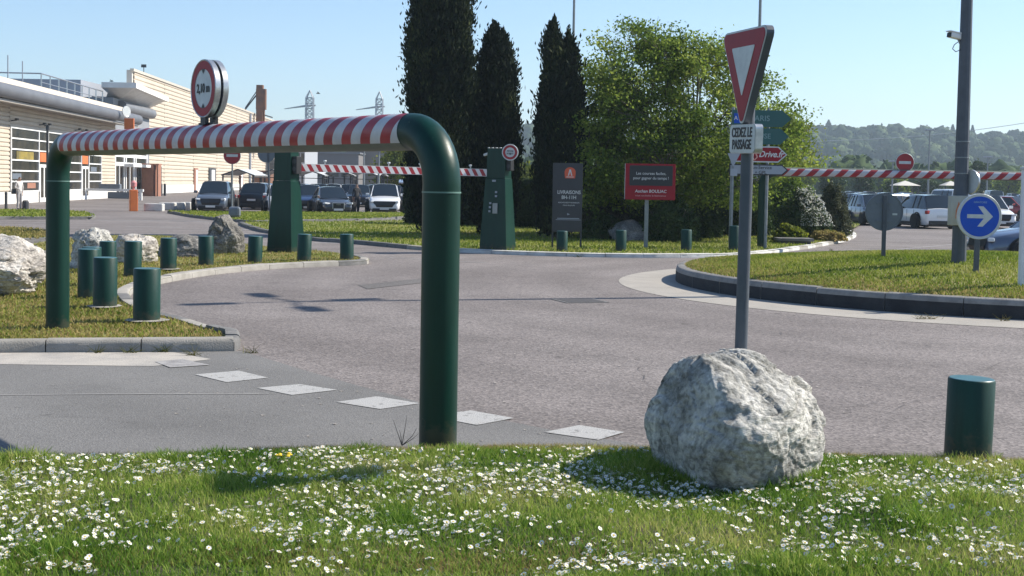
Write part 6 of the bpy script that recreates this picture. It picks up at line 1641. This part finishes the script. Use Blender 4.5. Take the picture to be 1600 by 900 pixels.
# ================================================================== FAR BACKGROUND
M['far1'] = leafmat('distant_foliage', [(.015, .032, .016), (.03, .055, .024), (.055, .085, .032), (.10, .13, .05)], 0, .9, .035)
far_leaf = M['far1']
def ridge(x):
    return float(np.interp(x, [-1500, -900, -420, -160, 0, 60, 200, 400, 600, 900, 2000], [14, 18, 22, 27, 32, 35, 36, 36, 36, 30, 24]))
xs = np.linspace(-1500, 2000, 120); ys = np.linspace(430, 1500, 40); V = []
for y in ys:
    for x in xs:
        f = np.clip((y - 520) / 430, 0, 1); f = f * f * (3 - 2 * f); g_ = np.clip((y - 1050) / 500, 0, 1)
        V.append((x, y, ridge(x * 950 / max(y, 950)) * f * (1 - .4 * g_) + 3 * noise.noise(Vector((x * .006, y * .006, 0))) - .1 - .3 * (y < 440)))
idx = np.arange(len(xs) * len(ys)).reshape(len(ys), len(xs))
Fq = np.stack([idx[:-1, :-1], idx[:-1, 1:], idx[1:, 1:], idx[1:, :-1]], -1).reshape(-1, 4)
struct(arrays('hills', np.array(V), Fq, newmat('hill_ground', (.05, .08, .03), .95, 0, (.09, .12, .05), .02), smooth=True))
def hz(x, y):
    f = np.clip((y - 520) / 430, 0, 1); f = f * f * (3 - 2 * f); g_ = np.clip((y - 1050) / 500, 0, 1)
    return ridge(x * 950 / max(y, 950)) * f * (1 - .4 * g_) + 3 * noise.noise(Vector((x * .006, y * .006, 0)))
bm = bmesh.new(); bmesh.ops.create_icosphere(bm, subdivisions=3, radius=1); IV = np.array([v.co[:] for v in bm.verts]); IF = np.array([[v.index for v in f.verts] for f in bm.faces]); bm.free()
var = []
for k in range(8):
    d = np.array([1 + .30 * noise.noise(Vector(v) * 1.6 + Vector((k * 9, 0, 0))) + .20 * noise.noise(Vector(v) * 4 + Vector((k * 9, 3, 0))) for v in IV])
    var.append(IV * d[:, None])
def woods(name, items, mat, label):
    Vs = []; n = len(items); rn = []
    for (x, y, z, r, h) in items:
        v = var[random.randrange(8)]; a = random.random() * 6; c, s_ = math.cos(a), math.sin(a)
        q = np.stack([(v[:, 0] * c - v[:, 1] * s_) * r, (v[:, 0] * s_ + v[:, 1] * c) * r, v[:, 2] * h], 1); q += rng.normal(size=q.shape) * r * .045
        Vs.append(q + np.array([x, y, z])); rn.append(np.clip(np.full(len(IF), random.random()) + rng.normal(0, .12, len(IF)), 0, 1))
    V = np.concatenate(Vs); Fq = np.concatenate([IF + i * len(IV) for i in range(n)])
    o = stuff(arrays(name, V, Fq, mat, rnd=np.concatenate(rn))); o['label'] = label
    # loose leafy outline round every crown
    C = []; ls = []
    for (x, y, z, r, h) in items:
        m_ = 90; u = rng.normal(size=(m_, 3)); u /= np.linalg.norm(u, axis=1)[:, None]; u[:, 2] = np.abs(u[:, 2]) * 1.0 - .15
        C.append(u * np.array([r, r, h]) * rng.uniform(.85, 1.25, m_)[:, None] + np.array([x, y, z])); ls.append(np.full(m_, r))
    C = np.concatenate(C); ls = np.concatenate(ls); n_ = len(C)
    A = rng.normal(size=(n_, 3)); B = rng.normal(size=(n_, 3)); A /= np.linalg.norm(A, axis=1)[:, None]; B -= (B * A).sum(1)[:, None] * A; B /= np.linalg.norm(B, axis=1)[:, None]
    s_ = (ls * rng.uniform(.12, .28, n_))[:, None]
    V = np.stack([C - A * s_, C + B * s_ * .6, C + A * s_, C - B * s_ * .6], 1).reshape(-1, 3)
    q_ = stuff(arrays(name + '_leaves', V, np.arange(4 * n_).reshape(n_, 4), mat, rnd=np.repeat(rng.random(len(items)), 90))); q_['label'] = label + ', loose outer leaves'
    return o
items = []
for k in range(1900):
    y = random.uniform(520, 1040); x = random.uniform(-.42, .50) * y + random.uniform(-30, 30); r = random.uniform(2.6, 6.5) * (.7 + y / 2500)
    items.append((x, y, hz(x, y) + r * .6, r, r * random.uniform(.8, 1.2)))
woods('woodland', items, M['far1'], 'hazy wooded hillside closing the view')
items = []
for k in range(420):
    y = random.uniform(250, 430); x = random.uniform(-.42, .52) * y; r = random.uniform(2, 4.2)
    if -.35 < x / y < -.02 and y < 330: continue
    items.append((x, y, r * .8, r, r * random.uniform(.7, 1.3)))
M['far2'] = leafmat('middle_foliage', [(.025, .05, .018), (.045, .075, .025), (.08, .12, .035)], 0, .9, .1)
woods('tree_belt', items, M['far2'], 'green belt of trees beyond the car park')
# individual skyline trees on the hill
def skyline(px, py_top, d, w, kind, label):
    p = D(px, 250, d); z = hz(p.x, d); top = D(px, py_top, d).z; t = thing('conifer_tree' if kind == 'c' else 'hill_tree', label, 'tree', (p.x, d, z))
    h = top - z; b = MB(); b.tube([(0, 0, -1), (0, 0, h * .8)], [.5, .1], 6); b.build('trunk', M['bark'], t)
    n = 1500; r2 = np.random.default_rng(int(px)); zz = r2.random(n)
    if kind == 'c': rad = (1 - zz) ** .8 * w / 2 * (.5 + .5 * r2.random(n)); a = r2.uniform(0, 2 * PI, n); C = np.stack([rad * np.cos(a), rad * np.sin(a), h * (.12 + .88 * zz)], 1)
    else:
        u = r2.normal(size=(n, 3)); u /= np.linalg.norm(u, axis=1)[:, None]; C = u * (r2.uniform(.6, 1, n) ** .5)[:, None] * np.array([w / 2, w / 2, h * .3]) + np.array([0, 0, h * .70])
    foliage(t, C, .9, M['far1']); return t
skyline(1293, 188, 960, 13, 'c', 'pointed conifer on the hill skyline left of the no entry sign')
skyline(1322, 197, 950, 11, 'b', 'round crowned tree on the skyline right of the pointed conifer')
skyline(1374, 203, 950, 8, 'c', 'small pointed conifer on the skyline above the no entry sign')
skyline(1487, 195, 960, 8, 'c', 'slim conifer on the skyline left of the lamp mast')
skyline(1518, 196, 960, 6, 'c', 'narrow spire conifer right of the lamp mast on the skyline')
skyline(1552, 205, 950, 14, 'b', 'dark round crowned tree near the right end of the skyline')
# row of middle-distance trees
mt = [(1350, 318, 262, 22, 'dark upright tree above the right height bar, left of the no entry sign'), (1255, 318, 258, 34, 'dark tree between yellow green tree and height bar'), (1300, 318, 268, 30, 'round tree above the left part of the striped right bar'),
      (1400, 318, 276, 34, 'low tree behind the left pale canopy'), (1447, 318, 278, 34, 'low tree between the two pale canopies'), (1500, 318, 268, 28, 'low tree behind the lamp mast'), (1530, 318, 255, 24, 'palm like spiky tree right of the lamp mast'), (1575, 318, 270, 36, 'bushy tree at the right edge above the cars')]
for i, (px, py, top, w, lab) in enumerate(mt):
    p = G(px, py); p = Vector((p.x * 1.12, p.y * 1.12, 0)); sc = F / p.y; topz = D(px, top, p.y).z
    blobtree('background_tree', lab, p, w / sc, topz, topz * .15, 46, 70, .28, M['leafy'] if i % 2 else M['shrub'], 60 + i, .8, trunk_r=.16, twig=False)
p = G(627, 314); sc = F / p.y; blobtree('background_tree', 'yellow green bushy tree left of the tallest cypress under the gantry bar', p, 62 / sc, (314 - 228) / sc, .8, 70, 150, .16, M['leafyel'], 77, 1.0, trunk_r=.12, twig=False)
p = G(822, 322); sc = F / p.y; blobtree('background_tree', 'pale green tree seen in the gap between two cypresses', p, 40 / sc, (322 - 262) / sc, .8, 50, 120, .16, M['leafyel'], 78, .9, trunk_r=.1, twig=False)
# far buildings, left centre
def block(label, px0, px1, top, d, dep, mat, nwin=0, rows=1):
    a = D(px0, 270, d); c = D(px1, 270, d); z = D((px0 + px1) / 2, top, d).z
    t = thing('far_building', label, 'building', ((a.x + c.x) / 2, d + dep / 2, 0)); w = c.x - a.x
    b = MB(); b.box((0, 0, z / 2), (w, dep, z)); b.build('wall', mat, t)
    b = MB(); b.box((0, 0, z + .15), (w + .6, dep + .6, .3)); b.build('roof', M['roofmetal'], t)
    for r_ in range(rows):
        for k in range(nwin):
            b = MB(); b.box((-w / 2 + (k + .5) * w / nwin, -dep / 2 - .03, z * (.45 + .33 * r_)), (w / nwin * .7, .08, z * .22)); b.build('window', M['glass'], t)
    return t
block('pale gridded building between left tower and dark trees', 436, 476, 232, 215, 14, newmat('pale_block', (.35, .37, .4), .7), 6, 2)
block('dark long building under the gantry bar', 474, 560, 240, 250, 16, newmat('dark_block', (.16, .15, .15), .8), 6)
block('brownish distant building left of the yellow green tree', 540, 606, 236, 260, 16, newmat('brown_block', (.20, .17, .155), .8), 4)
# poles in the far car park
def pole(px, pyb, pyt, label, w=.12, head=True, z=0):
    p = G(px, pyb, z) ; zt = D(px, pyt, p.y).z; s = thing('lamp_post', label, 'street lamp', p)
    b = MB(); b.tube([(0, 0, 0), (0, 0, zt)], [w, w * .55], 8); b.build('post', M['pole_light'], s)
    if head: b = MB(); b.box((0, 0, zt), (.9, .3, .14), bev=.03); b.build('lamp_head', M['signgrey'], s)
    return s
pole(1449, 326, 203, 'thin tall lamp post left of the island mast')
pole(1393, 324, 252, 'short thin pole left of the no entry sign'); pole(1541, 324, 245, 'thin lamp post right of the island mast')
pole(890.5, 345, -40, 'tall thin pole rising behind the twin topped cypress', .10, False)
pole(1179, 352, -30, 'tall thin pole rising above the give way triangle', .12, False)
pole(568, 320, 228, 'thin lamp post left of the yellow green tree', .10); pole(591, 322, 232, 'thin lamp post next to the yellow green tree', .10)
# lattice pylons
def pylon(px, top, d, label):
    p = D(px, 270, d); zt = D(px, top, d).z; s = thing('pylon', label, 'pylon', (p.x, d, 0)); b = MB(); w = 2.6
    for sx in (-1, 1):
        for sy in (-1, 1): b.tube([(sx * w, sy * w, 0), (sx * w * .55, sy * w * .55, zt * .55), (sx * w * .5, sy * w * .5, zt * .92), (0, 0, zt)], .22, 4)
    N_ = 16
    for k in range(N_):
        z0, z1 = zt * .92 * k / N_, zt * .92 * (k + 1) / N_; f0 = w * float(np.interp(k / N_, [0, .6, 1], [1, .55, .5])); f1 = w * float(np.interp((k + 1) / N_, [0, .6, 1], [1, .55, .5]))
        for sy in (-1, 1):
            b.tube([(-f0, sy * f0, z0), (f1, sy * f1, z1)], .12, 4); b.tube([(f0, sy * f0, z0), (-f1, sy * f1, z1)], .12, 4); b.tube([(-f1, sy * f1, z1), (f1, sy * f1, z1)], .14, 4)
    b.build('lattice', M['signgrey'], s); b = MB()
    for f in (.84, .62): b.tube([(0, 0, zt * f), (-9.5, 0, zt * f - 1.5)], [.5, .15], 5); b.tube([(0, 0, zt * f), (2.2, 0, zt * f)], [.4, .3], 5)
    b.build('cross_arm', M['signgrey'], s); return s
pylon(483, 141, 480, 'left one of two lattice pylons above the striped crossbar'); pylon(591.5, 143, 520, 'right one of two lattice pylons, left of the tallest cypress')
# construction boom machine behind the warehouse
d = 200; p = D(406, 185, d); s = thing('drilling_rig', 'rusty machine boom rising behind the warehouse roof', 'machine', (p.x, d, 0)); zt = D(406, 133, d).z
rust = newmat('rusty_orange', (.22, .09, .04), .8, 0, (.12, .07, .05), 1.5)
b = MB(); b.box((0, 0, zt / 2 + 3), (1.0, 1.0, zt - 6)); b.box((.2, 0, zt - 2.2), (1.5, .9, 3.2)); b.box((0.5, 0, zt - 5), (.5, .5, 2.4)); b.build('boom', rust, s)
b = MB(); b.tube([(-.3, 0, zt - 1.2), (-2.9, 0, zt - 4.6)], .12, 6); b.tube([(-.3, 0, zt - .6), (-2.3, 0, zt - 3.6)], .08, 6); b.tube([(.3, 0, zt - 4.5), (2.0, 0, zt - 5.0)], .1, 6); b.build('arm', M['dark'], s)
b = MB(); b.box((0, 0, 1.5), (4, 3, 3)); b.build('cab', rust, s)
# overhead wire
b = MB(); A = D(1210, 222, 330); Bq = D(1720, 172, 330); pts = []
for k in range(21): f = k / 20; q = A.lerp(Bq, f); q.z -= 6 * math.sin(PI * f) * .35; pts.append(q)
b.tube(pts, .07, 4); b.build('overhead_wire', M['signgrey']); tag(bpy.data.objects['overhead_wire'], 'thin overhead wire crossing the sky above the right hillside', 'wire')
# two birds
for px, py, lab in ((174, 127, 'tiny dark bird above the flat canopy'), (497, 146, 'tiny dark bird in the sky right of the left pylon')):
    q = D(px, py, 118); b = MB(); b.tube([(-.18, 0, 0), (0, 0, .02), (.2, 0, 0)], [.02, .07, .02], 6); b._add([(-.02, 0, .02), (.08, 0, .02), (.02, .4, .15), (-.02, .38, .14)], [(0, 1, 2, 3)]); b._add([(-.02, 0, .02), (.08, 0, .02), (.02, -.4, .15), (-.02, -.38, .14)], [(0, 1, 2, 3)])
    o = b.build('bird', M['black'], None, loc=q); tag(o, lab, 'bird')

# ================================================================== HAZE
HZ = True
if HZ:
    b = MB(); b.box((150, 800, 59), (3400, 2400, 124))
    hzb = b.build('haze', [], None); hm = bpy.data.materials.new('haze_air'); hm.use_nodes = True; nt = hm.node_tree; nt.nodes.clear()
    pv = nt.nodes.new('ShaderNodeVolumePrincipled'); pv.inputs['Color'].default_value = (.70, .86, 1, 1); pv.inputs['Density'].default_value = .00035
    pv.inputs['Anisotropy'].default_value = .2
    ot = nt.nodes.new('ShaderNodeOutputMaterial'); nt.links.new(pv.outputs[0], ot.inputs['Volume'])
    hzb.data.materials.append(hm); stuff(hzb); hzb['label'] = 'thin bluish haze in the air'
